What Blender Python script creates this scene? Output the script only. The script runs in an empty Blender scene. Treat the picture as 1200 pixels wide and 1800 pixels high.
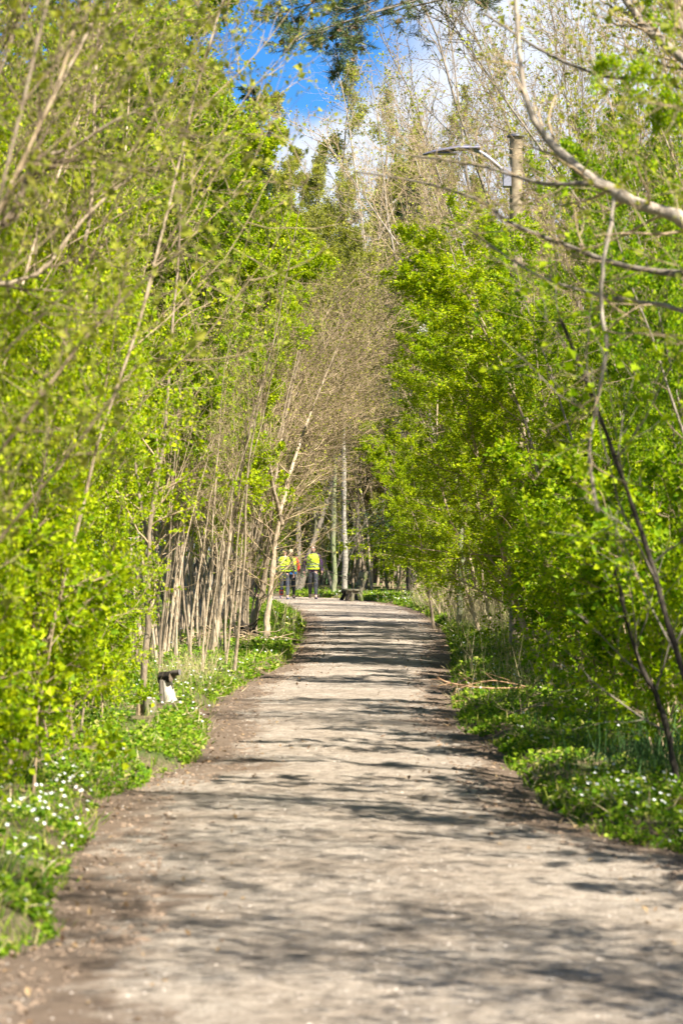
import bpy, bmesh, math, random
import numpy as np
from mathutils import Vector, Matrix

# ------------------------------------------------------------------ camera
sc = bpy.context.scene
COL = sc.collection
F, CAMZ, HORIZ = 4250.0, 1.6, 965.0          # focal length in photo pixels, eye height, horizon row
cam_d = bpy.data.cameras.new('camera')
cam_d.sensor_fit = 'VERTICAL'; cam_d.sensor_height = 36.0; cam_d.sensor_width = 24.0
cam_d.lens = 85.0
cam_d.clip_start = 0.1; cam_d.clip_end = 3000
cam_d.dof.use_dof = True; cam_d.dof.focus_distance = 48.0; cam_d.dof.aperture_fstop = 4.0
cam = bpy.data.objects.new('camera', cam_d); COL.objects.link(cam)
cam.location = (0, 0, CAMZ)
cam.rotation_euler = (math.radians(90) + math.atan((HORIZ - 900) / F), 0, 0)
sc.camera = cam

# ------------------------------------------------------------------ light
SUN_EL, SUN_AZ = math.radians(50), math.radians(40)   # azimuth: to the right of straight behind the camera
to_sun = Vector((math.sin(SUN_AZ) * math.cos(SUN_EL), -math.cos(SUN_AZ) * math.cos(SUN_EL), math.sin(SUN_EL)))
sd = bpy.data.lights.new('sun', 'SUN'); sd.energy = 5.0; sd.angle = math.radians(0.53); sd.color = (1.0, 0.94, 0.84)
so = bpy.data.objects.new('sun', sd); COL.objects.link(so)
so.location = (20, -30, 40)
so.rotation_euler = to_sun.to_track_quat('Z', 'Y').to_euler()

w = bpy.data.worlds.new('World'); sc.world = w; w.use_nodes = True
nt = w.node_tree; nt.nodes.clear()
out = nt.nodes.new('ShaderNodeOutputWorld'); bg = nt.nodes.new('ShaderNodeBackground'); bg.inputs[1].default_value = 0.055
sky = nt.nodes.new('ShaderNodeTexSky'); sky.sky_type = 'NISHITA'; sky.sun_disc = False
sky.sun_elevation = SUN_EL; sky.sun_rotation = math.atan2(to_sun.x, to_sun.y)
sky.air_density = 0.62; sky.dust_density = 0.0; sky.ozone_density = 3.5; sky.altitude = 600
tc = nt.nodes.new('ShaderNodeTexCoord')
mp = nt.nodes.new('ShaderNodeMapping'); mp.inputs['Scale'].default_value = (9, 9, 16); mp.inputs['Location'].default_value = (0.0, 0, 0.4)
nz = nt.nodes.new('ShaderNodeTexNoise'); nz.inputs['Scale'].default_value = 1.0; nz.inputs['Detail'].default_value = 7; nz.inputs['Roughness'].default_value = 0.55
sep = nt.nodes.new('ShaderNodeSeparateXYZ')
def wm(op, a, b, c=None):
    n = nt.nodes.new('ShaderNodeMath'); n.operation = op
    for i, v in enumerate((a, b, c)):
        if v is None: continue
        if isinstance(v, (int, float)): n.inputs[i].default_value = v
        else: nt.links.new(v, n.inputs[i])
    return n.outputs[0]
nt.links.new(tc.outputs['Generated'], mp.inputs[0]); nt.links.new(mp.outputs[0], nz.inputs['Vector'])
nt.links.new(tc.outputs['Generated'], sep.inputs[0])
# a bank of cloud low over the wood ahead, drifting up to the east
bank = wm('SUBTRACT', wm('MULTIPLY', wm('SUBTRACT', sep.outputs[0], 0.004), 7.5), wm('MULTIPLY', wm('SUBTRACT', sep.outputs[2], 0.196), 8.0))
rmp = nt.nodes.new('ShaderNodeMapRange'); rmp.interpolation_type = 'SMOOTHSTEP'
rmp.inputs['From Min'].default_value = 0.40; rmp.inputs['From Max'].default_value = 0.72
nt.links.new(wm('ADD', nz.outputs['Fac'], bank), rmp.inputs['Value'])
mx = nt.nodes.new('ShaderNodeMix'); mx.data_type = 'RGBA'
mx.inputs['B'].default_value = (5.2, 5.6, 6.4, 1)
nt.links.new(rmp.outputs[0], mx.inputs['Factor']); hs = nt.nodes.new('ShaderNodeHueSaturation'); hs.inputs['Saturation'].default_value = 1.3; hs.inputs['Value'].default_value = 1.2; nt.links.new(sky.outputs[0], hs.inputs['Color']); nt.links.new(hs.outputs[0], mx.inputs['A'])
nt.links.new(mx.outputs['Result'], bg.inputs[0]); nt.links.new(bg.outputs[0], out.inputs[0])

sc.view_settings.view_transform = 'Standard'; sc.view_settings.look = 'None'
sc.view_settings.exposure = 1.72; sc.view_settings.gamma = 1.0
sc.cycles.max_bounces = 7; sc.cycles.diffuse_bounces = 4; sc.cycles.transmission_bounces = 5
sc.cycles.glossy_bounces = 2; sc.cycles.caustics_reflective = False; sc.cycles.caustics_refractive = False

# ------------------------------------------------------------------ helpers
def W(px, py, d):
    """photo pixel at a depth in metres -> world point"""
    return np.array([(px - 600) / F * d, d, CAMZ - (py - HORIZ) / F * d])
def GX(px, d): return (px - 600) / F * d

def tag(o, label=None, cat=None, group=None, kind=None):
    if label: o['label'] = label
    if cat: o['category'] = cat
    if group: o['group'] = group
    if kind: o['kind'] = kind
    return o
def empty(name, loc, rz=0.0, scale=1.0):
    o = bpy.data.objects.new(name, None); COL.objects.link(o)
    o.location = loc; o.rotation_euler = (0, 0, rz); o.scale = (scale,) * 3
    o.empty_display_size = 0.2
    return o
def link(name, me, parent=None, loc=None):
    o = bpy.data.objects.new(name, me); COL.objects.link(o)
    if parent is not None: o.parent = parent
    if loc is not None: o.location = loc
    return o

class MB:
    """collects numpy vertex / quad blocks with a material slot each"""
    def __init__(s): s.v = []; s.f = []; s.m = []; s.n = 0; s.sm = []
    def add(s, v, f, mat=0, smooth=False):
        v = np.asarray(v, float).reshape(-1, 3); f = np.asarray(f, np.int64)
        if f.ndim == 1: f = f.reshape(-1, 4)
        if not len(v): return
        if f.shape[1] == 3: f = np.concatenate([f, -np.ones((len(f), 1), np.int64)], 1)
        s.v.append(v); s.f.append(np.where(f >= 0, f + s.n, -1)); s.m.append(np.full(len(f), mat)); s.sm.append(np.full(len(f), smooth))
        s.n += len(v)
    def mesh(s, name, mats):
        me = bpy.data.meshes.new(name)
        v = np.concatenate(s.v); f = np.concatenate(s.f); m = np.concatenate(s.m); sm = np.concatenate(s.sm)
        cnt = np.where(f[:, 3] < 0, 3, 4)
        loops = f.reshape(-1); loops = loops[loops >= 0]
        me.vertices.add(len(v)); me.vertices.foreach_set('co', v.astype(np.float32).reshape(-1))
        me.loops.add(len(loops)); me.loops.foreach_set('vertex_index', loops.astype(np.int32))
        me.polygons.add(len(f))
        me.polygons.foreach_set('loop_start', (np.cumsum(cnt) - cnt).astype(np.int32))
        me.polygons.foreach_set('material_index', m.astype(np.int32))
        me.polygons.foreach_set('use_smooth', sm.astype(bool))
        for x in mats: me.materials.append(x)
        me.update(calc_edges=True); me.validate()
        return me

def norm(a): return a / np.maximum(np.linalg.norm(a, axis=-1, keepdims=True), 1e-9)
def tubes(mb, P, R, sides=5, mat=0, cap=False):
    """P (N,K,3) polylines, R (N,K) radii"""
    P = np.asarray(P, float); R = np.asarray(R, float)
    if P.ndim == 2: P = P[None]; R = R[None]
    N, K, _ = P.shape
    if not N: return
    T = norm(np.gradient(P, axis=1))
    mean = norm(P[:, -1] - P[:, 0])
    ref = np.where(np.abs(mean[:, 2:3]) > 0.8, np.array([[1., 0.13, 0]]), np.array([[0.1, 0.05, 1.]]))[:, None, :]
    U = norm(np.cross(T, ref)); V = np.cross(T, U)
    a = np.arange(sides) * 2 * math.pi / sides
    ring = U[:, :, None, :] * np.cos(a)[None, None, :, None] + V[:, :, None, :] * np.sin(a)[None, None, :, None]
    v = P[:, :, None, :] + ring * R[:, :, None, None]
    idx = np.arange(N * K * sides).reshape(N, K, sides)
    i0 = idx[:, :-1]; i1 = idx[:, 1:]
    f = np.stack([i0, np.roll(i0, -1, 2), np.roll(i1, -1, 2), i1], -1).reshape(-1, 4)
    mb.add(v.reshape(-1, 3), f, mat, True)
    if cap:
        for n in range(N):
            for k in (0, K - 1):
                c = P[n, k]; base = v[n, k]
                vv = np.vstack([base, c[None]])
                ff = [[i, (i + 1) % sides, sides] if k else [(i + 1) % sides, i, sides] for i in range(sides)]
                mb.add(vv, np.array(ff), mat, False)

def grow(rng, P0, D0, L, R0, K, wig=0.15, up=0.0, tip=0.25, pull=None):
    N = len(P0); P = np.zeros((N, K, 3)); P[:, 0] = P0; D = norm(D0.copy())
    step = (L / (K - 1))[:, None]
    for k in range(1, K):
        D = D + rng.normal(0, wig, (N, 3)) + np.array([0, 0, up]) / (K - 1)
        if pull is not None: D = D + np.asarray(pull) / (K - 1)
        D = norm(D); P[:, k] = P[:, k - 1] + D * step
    t = np.linspace(0, 1, K)[None]
    R = R0[:, None] * (1 - (1 - tip) * t)
    return P, R
def spawn(rng, P, R, n, f0, angle, lratio, L, rr=0.55, f1=1.0, jit=0.35, flat=0.0, taper=0.5):
    """n children along each polyline"""
    N, K, _ = P.shape
    t = f0 + (f1 - f0) * (np.arange(n)[None] + rng.random((N, n))) / n
    x = np.clip(t * (K - 1), 0, K - 1.001); i = x.astype(int); fr = x - i
    rows = np.arange(N)[:, None]
    p = P[rows, i] * (1 - fr)[..., None] + P[rows, i + 1] * fr[..., None]
    r = R[rows, i] * (1 - fr) + R[rows, i + 1] * fr
    d = norm(P[rows, i + 1] - P[rows, i])
    rnd = rng.normal(0, 1, (N, n, 3)); rnd[..., 2] *= (1 - flat)
    q = norm(rnd - d * (rnd * d).sum(-1, keepdims=True))
    a = angle * (1 + jit * rng.normal(0, 1, (N, n)))[..., None]
    D = d * np.cos(a) + q * np.sin(a)
    l = L[:, None] * lratio * (1 - taper * (t - f0) / max(1e-6, (f1 - f0))) * rng.uniform(0.65, 1.2, (N, n))
    return p.reshape(-1, 3), D.reshape(-1, 3), l.reshape(-1), (r * rr).reshape(-1)

def leaves(mb, rng, p, size, mat=0, width=0.42, upbias=0.4, dirs=None, fold=0.18, jitter=0.0, szvar=0.35):
    N = len(p)
    if not N: return
    if jitter: p = p + rng.normal(0, jitter, p.shape)
    d = rng.normal(0, 1, (N, 3)); d[:, 2] *= 0.6
    if dirs is not None: d = d * 0.8 + dirs
    d = norm(d)
    nn = rng.normal(0, 1, (N, 3)); nn[:, 2] = np.abs(nn[:, 2]) + upbias
    s = norm(np.cross(d, nn)); n = np.cross(s, d)
    sz = (size * np.exp(np.clip(rng.normal(0, szvar, N), -.7, .5)))[:, None]
    b = p; tip = p + d * sz
    l = p + d * sz * 0.45 + s * sz * width + n * sz * fold
    r = p + d * sz * 0.45 - s * sz * width + n * sz * fold
    v = np.stack([b, l, tip, r], 1).reshape(-1, 3)
    i = np.arange(N)[:, None] * 4
    mb.add(v, np.concatenate([i, i + 1, i + 2, i + 3], 1), mat)
def along(rng, P, n, f0=0.2):
    N, K, _ = P.shape
    t = rng.uniform(f0, 1, (N, n)) * (K - 1); i = np.clip(t.astype(int), 0, K - 2); fr = (t - i)[..., None]
    rows = np.arange(N)[:, None]
    p = P[rows, i] * (1 - fr) + P[rows, i + 1] * fr
    d = norm(P[rows, i + 1] - P[rows, i])
    return p.reshape(-1, 3), d.reshape(-1, 3)

# lattice noise for the relief of the ground
def _h(i, j, s):
    n = np.sin(i * 127.1 + j * 311.7 + s * 74.7) * 43758.5453
    return n - np.floor(n)
def vnoise(x, y, s=0):
    i = np.floor(x); j = np.floor(y); a = x - i; b = y - j
    a = a * a * (3 - 2 * a); b = b * b * (3 - 2 * b)
    return (_h(i, j, s) * (1 - a) + _h(i + 1, j, s) * a) * (1 - b) + (_h(i, j + 1, s) * (1 - a) + _h(i + 1, j + 1, s) * a) * b
def fbm(x, y, s=0, o=4):
    t = 0; amp = 0.5
    for k in range(o):
        t = t + amp * (vnoise(x, y, s + k) - 0.5); x = x * 2.03; y = y * 2.03; amp *= 0.55
    return t

# ------------------------------------------------------------------ materials
def mat(name):
    m = bpy.data.materials.new(name); m.use_nodes = True
    n = m.node_tree; b = n.nodes['Principled BSDF']
    return m, n, b
def N_(n, t, **kw):
    x = n.nodes.new(t)
    for k, v in kw.items():
        if k in x.inputs: x.inputs[k].default_value = v
        else: setattr(x, k, v)
    return x
def ramp(n, src, stops):
    r = n.nodes.new('ShaderNodeValToRGB'); e = r.color_ramp.elements
    while len(e) < len(stops): e.new(0.5)
    for q, (pos, c) in zip(e, stops): q.position = pos; q.color = (*c, 1)
    n.links.new(src, r.inputs[0]); return r.outputs[0]
def mixc(n, f, a, b, typ='MIX'):
    x = n.nodes.new('ShaderNodeMix'); x.data_type = 'RGBA'; x.blend_type = typ
    for sock, v in (('Factor', f), ('A', a), ('B', b)):
        if isinstance(v, (int, float)): x.inputs[sock].default_value = v
        elif isinstance(v, tuple): x.inputs[sock].default_value = (*v, 1)
        else: n.links.new(v, x.inputs[sock])
    return x.outputs['Result']
def leaf_mat(name, stops, trans, tamt=0.42, rough=0.6):
    m, n, b = mat(name)
    g = N_(n, 'ShaderNodeNewGeometry')
    oi = N_(n, 'ShaderNodeObjectInfo')
    ad = N_(n, 'ShaderNodeMath', operation='ADD'); ml = N_(n, 'ShaderNodeMath', operation='MULTIPLY_ADD')
    ml.inputs[1].default_value = 0.35; ml.inputs[2].default_value = -0.17
    n.links.new(oi.outputs['Random'], ml.inputs[0])
    n.links.new(g.outputs['Random Per Island'], ad.inputs[0]); n.links.new(ml.outputs[0], ad.inputs[1])
    col = ramp(n, ad.outputs[0], stops)
    n.links.new(col, b.inputs['Base Color']); b.inputs['Roughness'].default_value = rough
    b.inputs['Specular IOR Level'].default_value = 0.15
    t = N_(n, 'ShaderNodeBsdfTranslucent'); n.links.new(mixc(n, 1.0, col, trans, 'MULTIPLY'), t.inputs[0])
    mxs = N_(n, 'ShaderNodeMixShader'); mxs.inputs[0].default_value = tamt
    n.links.new(b.outputs[0], mxs.inputs[1]); n.links.new(t.outputs[0], mxs.inputs[2])
    n.links.new(mxs.outputs[0], n.nodes['Material Output'].inputs[0])
    return m
def bark_mat(name, a, b_, c, scale=9, stretch=0.3, bump=0.9, moss=None):
    m, n, b = mat(name)
    co = N_(n, 'ShaderNodeTexCoord'); mp = N_(n, 'ShaderNodeMapping'); mp.inputs['Scale'].default_value = (1, 1, stretch)
    n.links.new(co.outputs['Object'], mp.inputs[0])
    z = N_(n, 'ShaderNodeTexNoise', Scale=scale * 2.2, Detail=6.0, Roughness=0.65); n.links.new(mp.outputs[0], z.inputs['Vector'])
    z2 = N_(n, 'ShaderNodeTexNoise', Scale=scale * 0.35, Detail=3.0); n.links.new(co.outputs['Object'], z2.inputs['Vector'])
    col = ramp(n, z.outputs['Fac'], [(0.3, a), (0.5, b_), (0.72, c)])
    if moss:
        f = ramp(n, z2.outputs['Fac'], [(0.45, (0, 0, 0)), (0.6, (1, 1, 1))])
        col = mixc(n, f, col, moss)
    oi = N_(n, 'ShaderNodeObjectInfo')
    val = N_(n, 'ShaderNodeMapRange'); val.inputs['To Min'].default_value = 0.5; val.inputs['To Max'].default_value = 1.25
    n.links.new(oi.outputs['Random'], val.inputs['Value'])
    col = mixc(n, 1.0, col, val.outputs[0], 'MULTIPLY')
    n.links.new(col, b.inputs['Base Color']); b.inputs['Roughness'].default_value = 0.85; b.inputs['Specular IOR Level'].default_value = 0.2
    bp = N_(n, 'ShaderNodeBump', Strength=bump, Distance=0.02); n.links.new(z.outputs['Fac'], bp.inputs['Height']); n.links.new(bp.outputs[0], b.inputs['Normal'])
    return m
def plain(name, c, rough=0.6, metal=0.0, var=0.12, scale=30, bump=0.0):
    m, n, b = mat(name)
    co = N_(n, 'ShaderNodeTexCoord'); z = N_(n, 'ShaderNodeTexNoise', Scale=float(scale), Detail=4.0); n.links.new(co.outputs['Object'], z.inputs['Vector'])
    lo = tuple(x * (1 - var * 2) for x in c); hi = tuple(min(1, x * (1 + var * 2)) for x in c)
    n.links.new(ramp(n, z.outputs['Fac'], [(0.3, lo), (0.7, hi)]), b.inputs['Base Color'])
    b.inputs['Roughness'].default_value = rough; b.inputs['Metallic'].default_value = metal
    if bump:
        bp = N_(n, 'ShaderNodeBump', Strength=bump, Distance=0.02); n.links.new(z.outputs['Fac'], bp.inputs['Height']); n.links.new(bp.outputs[0], b.inputs['Normal'])
    return m

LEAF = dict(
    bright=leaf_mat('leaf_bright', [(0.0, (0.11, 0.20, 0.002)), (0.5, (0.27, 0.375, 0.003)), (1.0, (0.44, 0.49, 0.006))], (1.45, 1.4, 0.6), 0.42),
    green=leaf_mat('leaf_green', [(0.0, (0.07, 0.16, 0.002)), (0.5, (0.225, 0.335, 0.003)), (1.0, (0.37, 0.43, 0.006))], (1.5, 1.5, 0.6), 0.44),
    olive=leaf_mat('leaf_olive', [(0.0, (0.16, 0.18, 0.022)), (0.5, (0.26, 0.29, 0.03)), (1.0, (0.38, 0.36, 0.045))], (1.3, 1.3, 0.8)),
    bud=leaf_mat('leaf_bud', [(0.0, (0.19, 0.17, 0.04)), (0.5, (0.28, 0.30, 0.035)), (1.0, (0.38, 0.40, 0.05))], (1.2, 1.2, 0.9), 0.3),
    herb=leaf_mat('leaf_herb', [(0.0, (0.05, 0.125, 0.004)), (0.45, (0.135, 0.245, 0.006)), (0.8, (0.27, 0.36, 0.02)), (1.0, (0.40, 0.35, 0.12))], (1.3, 1.35, 0.7), 0.35),
    brown=leaf_mat('leaf_brown', [(0.0, (0.12, 0.07, 0.04)), (0.5, (0.22, 0.14, 0.07)), (1.0, (0.36, 0.26, 0.14))], (1, 1, 1), 0.15, 0.8),
    straw=leaf_mat('straw', [(0.0, (0.30, 0.23, 0.12)), (0.5, (0.45, 0.37, 0.21)), (1.0, (0.58, 0.50, 0.30))], (1, 1, 1), 0.2, 0.7),
    spruce=leaf_mat('needle_spruce', [(0.0, (0.010, 0.028, 0.010)), (0.5, (0.022, 0.05, 0.014)), (1.0, (0.04, 0.085, 0.02))], (1, 1, 1), 0.15),
    pine=leaf_mat('needle_pine', [(0.0, (0.06, 0.10, 0.03)), (0.5, (0.12, 0.17, 0.05)), (1.0, (0.24, 0.22, 0.09))], (1, 1, 1), 0.2),
    petal=leaf_mat('petal', [(0.0, (0.70, 0.70, 0.66)), (1.0, (0.85, 0.85, 0.82))], (1, 1, 1), 0.3),
    rush=leaf_mat('rush', [(0.0, (0.03, 0.075, 0.02)), (1.0, (0.10, 0.19, 0.06))], (1, 1, 1), 0.25),
)
BARK = dict(
    pale=bark_mat('bark_pale', (0.16, 0.115, 0.07), (0.37, 0.285, 0.19), (0.55, 0.45, 0.325), 11, 0.35, 0.8),
    grey=bark_mat('bark_grey', (0.15, 0.12, 0.095), (0.28, 0.235, 0.18), (0.44, 0.38, 0.30)),
    olive_twig=bark_mat('bark_olive_twig', (0.17, 0.155, 0.085), (0.29, 0.27, 0.15), (0.42, 0.39, 0.24), 6),
    twig=bark_mat('bark_twig', (0.20, 0.14, 0.08), (0.34, 0.25, 0.15), (0.48, 0.38, 0.25), 6),
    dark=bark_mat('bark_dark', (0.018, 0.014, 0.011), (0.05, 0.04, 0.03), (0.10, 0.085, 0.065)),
    green=bark_mat('bark_green', (0.09, 0.09, 0.05), (0.17, 0.17, 0.10), (0.26, 0.26, 0.17), moss=(0.17, 0.20, 0.085)),
    wood=bark_mat('cut_wood', (0.62, 0.50, 0.36), (0.78, 0.68, 0.54), (0.86, 0.80, 0.69), 8, 0.15, 0.25),
    weathered=bark_mat('weathered_wood', (0.09, 0.075, 0.05), (0.19, 0.165, 0.11), (0.30, 0.27, 0.19), 8, 0.3, 0.4, moss=(0.13, 0.15, 0.05)),
    red=bark_mat('bark_red', (0.16, 0.09, 0.05), (0.34, 0.20, 0.11), (0.48, 0.30, 0.18)),
)
def birch_mat():
    m, n, b = mat('bark_birch')
    co = N_(n, 'ShaderNodeTexCoord')
    mp = N_(n, 'ShaderNodeMapping'); mp.inputs['Scale'].default_value = (2.2, 2.2, 11); n.links.new(co.outputs['Object'], mp.inputs[0])
    z = N_(n, 'ShaderNodeTexNoise', Scale=1.0, Detail=5.0, Roughness=0.7); n.links.new(mp.outputs[0], z.inputs['Vector'])
    z2 = N_(n, 'ShaderNodeTexNoise', Scale=40.0, Detail=5.0); n.links.new(co.outputs['Object'], z2.inputs['Vector'])
    col = ramp(n, z.outputs['Fac'], [(0.36, (0.05, 0.042, 0.035)), (0.46, (0.17, 0.145, 0.115)), (0.58, (0.30, 0.265, 0.215)), (0.75, (0.46, 0.42, 0.355))])
    col = mixc(n, 0.35, col, ramp(n, z2.outputs['Fac'], [(0.35, (0.16, 0.15, 0.10)), (0.65, (0.5, 0.46, 0.38))]))
    n.links.new(col, b.inputs['Base Color']); b.inputs['Roughness'].default_value = 0.7
    bp = N_(n, 'ShaderNodeBump', Strength=0.5, Distance=0.02); n.links.new(z.outputs['Fac'], bp.inputs['Height']); n.links.new(bp.outputs[0], b.inputs['Normal'])
    return m
BARK['birch'] = birch_mat()

def path_mat():
    m, n, b = mat('gravel_path')
    co = N_(n, 'ShaderNodeTexCoord'); at = N_(n, 'ShaderNodeAttribute', attribute_name='rim')
    z1 = N_(n, 'ShaderNodeTexNoise', Scale=70.0, Detail=6.0, Roughness=0.7); z2 = N_(n, 'ShaderNodeTexNoise', Scale=1.3, Detail=5.0, Roughness=0.6)
    z3 = N_(n, 'ShaderNodeTexVoronoi', Scale=55.0); z4 = N_(n, 'ShaderNodeTexNoise', Scale=7.0, Detail=6.0, Roughness=0.65)
    for z in (z1, z2, z3, z4): n.links.new(co.outputs['Object'], z.inputs['Vector'])
    base = ramp(n, z1.outputs['Fac'], [(0.28, (0.165, 0.138, 0.110)), (0.5, (0.345, 0.293, 0.238)), (0.72, (0.52, 0.455, 0.378))])
    base = mixc(n, ramp(n, z2.outputs['Fac'], [(0.38, (0, 0, 0)), (0.66, (0.75, 0.75, 0.75))]), base, mixc(n, z1.outputs['Fac'], (0.18, 0.14, 0.105), (0.33, 0.265, 0.20)))
    pe = ramp(n, z3.outputs['Distance'], [(0.10, (1, 1, 1)), (0.22, (0, 0, 0))])
    sel = ramp(n, z3.outputs['Color'], [(0.62, (0, 0, 0)), (0.66, (1, 1, 1))])
    z5 = N_(n, 'ShaderNodeTexNoise', Scale=11.0, Detail=7.0, Roughness=0.75); n.links.new(co.outputs['Object'], z5.inputs['Vector'])
    base = mixc(n, 1.0, base, ramp(n, z5.outputs['Fac'], [(0.34, (0.50, 0.47, 0.44)), (0.46, (0.98, 0.97, 0.95)), (0.60, (1.34, 1.33, 1.31))]), 'MULTIPLY')
    pf = mixc(n, 1.0, pe, sel, 'MULTIPLY')
    base = mixc(n, pf, base, mixc(n, z3.outputs['Color'], (0.50, 0.44, 0.37), (0.70, 0.65, 0.57)))
    soil = mixc(n, z4.outputs['Fac'], (0.085, 0.06, 0.042), (0.29, 0.215, 0.155))
    ad = N_(n, 'ShaderNodeMath', operation='ADD'); sb = N_(n, 'ShaderNodeMath', operation='MULTIPLY_ADD'); sb.inputs[1].default_value = 0.9; sb.inputs[2].default_value = -0.45
    n.links.new(z4.outputs['Fac'], sb.inputs[0]); n.links.new(at.outputs['Fac'], ad.inputs[0]); n.links.new(sb.outputs[0], ad.inputs[1])
    n.links.new(mixc(n, ramp(n, ad.outputs[0], [(0.42, (0, 0, 0)), (0.75, (1, 1, 1))]), base, soil), b.inputs['Base Color'])
    b.inputs['Roughness'].default_value = 0.95; b.inputs['Specular IOR Level'].default_value = 0.1
    hs = N_(n, 'ShaderNodeMath', operation='ADD'); n.links.new(z1.outputs['Fac'], hs.inputs[0]); n.links.new(z4.outputs['Fac'], hs.inputs[1])
    bp = N_(n, 'ShaderNodeBump', Strength=0.9, Distance=0.035); n.links.new(hs.outputs[0], bp.inputs['Height']); n.links.new(bp.outputs[0], b.inputs['Normal'])
    return m
def ground_mat():
    m, n, b = mat('forest_floor')
    co = N_(n, 'ShaderNodeTexCoord'); at = N_(n, 'ShaderNodeAttribute', attribute_name='rim')
    z1 = N_(n, 'ShaderNodeTexNoise', Scale=22.0, Detail=6.0, Roughness=0.7); z2 = N_(n, 'ShaderNodeTexNoise', Scale=1.1, Detail=5.0)
    for z in (z1, z2): n.links.new(co.outputs['Object'], z.inputs['Vector'])
    soil = ramp(n, z1.outputs['Fac'], [(0.3, (0.085, 0.058, 0.038)), (0.55, (0.19, 0.135, 0.09)), (0.75, (0.33, 0.25, 0.17))])
    green = ramp(n, z1.outputs['Fac'], [(0.3, (0.03, 0.07, 0.010)), (0.6, (0.075, 0.14, 0.02)), (0.8, (0.20, 0.20, 0.06))])
    litter = ramp(n, z1.outputs['Fac'], [(0.3, (0.08, 0.06, 0.035)), (0.55, (0.20, 0.155, 0.09)), (0.8, (0.36, 0.29, 0.18))])
    veg = mixc(n, ramp(n, z2.outputs['Fac'], [(0.40, (0, 0, 0)), (0.58, (1, 1, 1))]), litter, green)
    n.links.new(mixc(n, at.outputs['Fac'], veg, soil), b.inputs['Base Color'])
    b.inputs['Roughness'].default_value = 0.95; b.inputs['Specular IOR Level'].default_value = 0.1
    bp = N_(n, 'ShaderNodeBump', Strength=1.0, Distance=0.05); n.links.new(z1.outputs['Fac'], bp.inputs['Height']); n.links.new(bp.outputs[0], b.inputs['Normal'])
    return m

# ------------------------------------------------------------------ ground and path
YL = np.array([-200, 5, 8.6, 9.3, 10.1, 11.3, 12.7, 14.2, 15.6, 16.8, 18.6, 20.5, 22.3, 24.7, 28.9, 33.2, 37, 41.2, 50.4, 59, 66, 70, 73, 75, 77, 80, 90])
XL = np.array([-1.5, -1.5, -1.45, -1.32, -1.10, -1.28, -1.33, -1.40, -1.47, -1.22, -1.03, -1.08, -1.15, -1.26, -1.09, -0.72, -0.70, -0.66, -0.71, -1.0, -1.5, -2.0, -3.2, -5.5, -11, -24, -60])
YR = np.array([-200, 5, 10, 12.2, 12.9, 13.4, 14.1, 14.9, 16, 17.7, 19.7, 21.6, 24.7, 28.9, 36.8, 44, 50.4, 57, 61.8, 67, 71, 75, 77.5, 80, 83, 87, 92, 100])
XR = np.array([2.1, 2.1, 2.05, 1.95, 1.62, 1.42, 1.30, 1.23, 1.22, 1.2, 1.2, 1.03, 1.08, 1.26, 1.62, 1.88, 2.0, 2.02, 1.94, 1.72, 1.35, 0.75, 0.2, -0.7, -3.0, -9, -22, -58])
def edges(y): return np.interp(y, YL, XL), np.interp(y, YR, XR)
def outside(x, y):
    l, r = edges(y); return np.maximum(l - x, x - r)
def path_z(x, y):
    l, r = edges(y); c = (x - (l + r) / 2) / np.maximum((r - l) / 2, 0.3)
    return 0.03 * (1 - np.clip(c * c, 0, 1.5)) + 0.03 * fbm(x * 1.5, y * 1.5, 5) + 0.016 * fbm(x * 7, y * 5, 6) + 0.035 * np.clip(np.abs(c) - 0.65, 0, 1) * fbm(x * 6, y * 6, 9) * 4 * 0.5
def H(x, y):
    x = np.asarray(x, float); y = np.asarray(y, float)
    e = outside(x, y) + 0.22 * fbm(x * 2.2, y * 2.2, 1) + 0.09 * fbm(x * 9, y * 9, 2)
    k = np.clip((e + 0.10) / 0.42, 0, 1); k = k * k * (3 - 2 * k)
    h = -0.10 + 0.20 * k + 0.06 * fbm(x * 7, y * 7, 3) * np.clip(1.5 - e, 0.15, 1) * k + 0.10 * fbm(x * 0.8, y * 0.8, 4) * np.clip(e, 0, 1)
    return h + 0.012 * np.clip(e - 1, 0, 40) + 0.05 * np.clip(e - 30, 0, 300) * 0.3
def set_attr(me, name, vals):
    a = me.attributes.new(name, 'FLOAT', 'POINT'); a.data.foreach_set('value', np.asarray(vals, np.float32))
def grid_faces(nr, nc):
    i = np.arange(nr * nc).reshape(nr, nc)
    return np.stack([i[:-1, :-1], i[:-1, 1:], i[1:, 1:], i[1:, :-1]], -1).reshape(-1, 4)
rows = [-400, -200, -100, -50, -25, -12, -6, -2, 1, 3, 5, 6.5]
y = 7.4
while y < 95: rows.append(y); y += max(0.035, 0.006 * y)
while y < 1500: rows.append(y); y *= 1.12
rows = np.array(rows)
offs = np.concatenate([-np.array([0.35, 0.22, 0.14, 0.07]), np.arange(0, 1.0, 0.045), np.arange(1.0, 3.0, 0.16), 3 * 1.28 ** np.arange(26)])
l, r = edges(rows)
gx = np.concatenate([(l[:, None] - offs[None])[:, ::-1], ((l + r) / 2)[:, None], r[:, None] + offs[None]], 1)
gy = np.repeat(rows[:, None], gx.shape[1], 1)
gz = H(gx, gy)
mb = MB(); mb.add(np.stack([gx, gy, gz], -1), grid_faces(*gx.shape), 0, True)
me = mb.mesh('ground', [ground_mat()])
e = outside(gx, gy)
set_attr(me, 'rim', np.clip(1.25 - (e + 0.5 * fbm(gx * 3, gy * 3, 8)) / 0.34, 0, 1).reshape(-1))
tag(link('ground', me), kind='structure')
rows2 = rows[(rows > -60) & (rows < 92)]
l, r = edges(rows2)
t = np.linspace(0, 1, 90); t = 0.5 + (t - 0.5) * (0.75 + 0.25 * np.abs(2 * t - 1))
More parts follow.
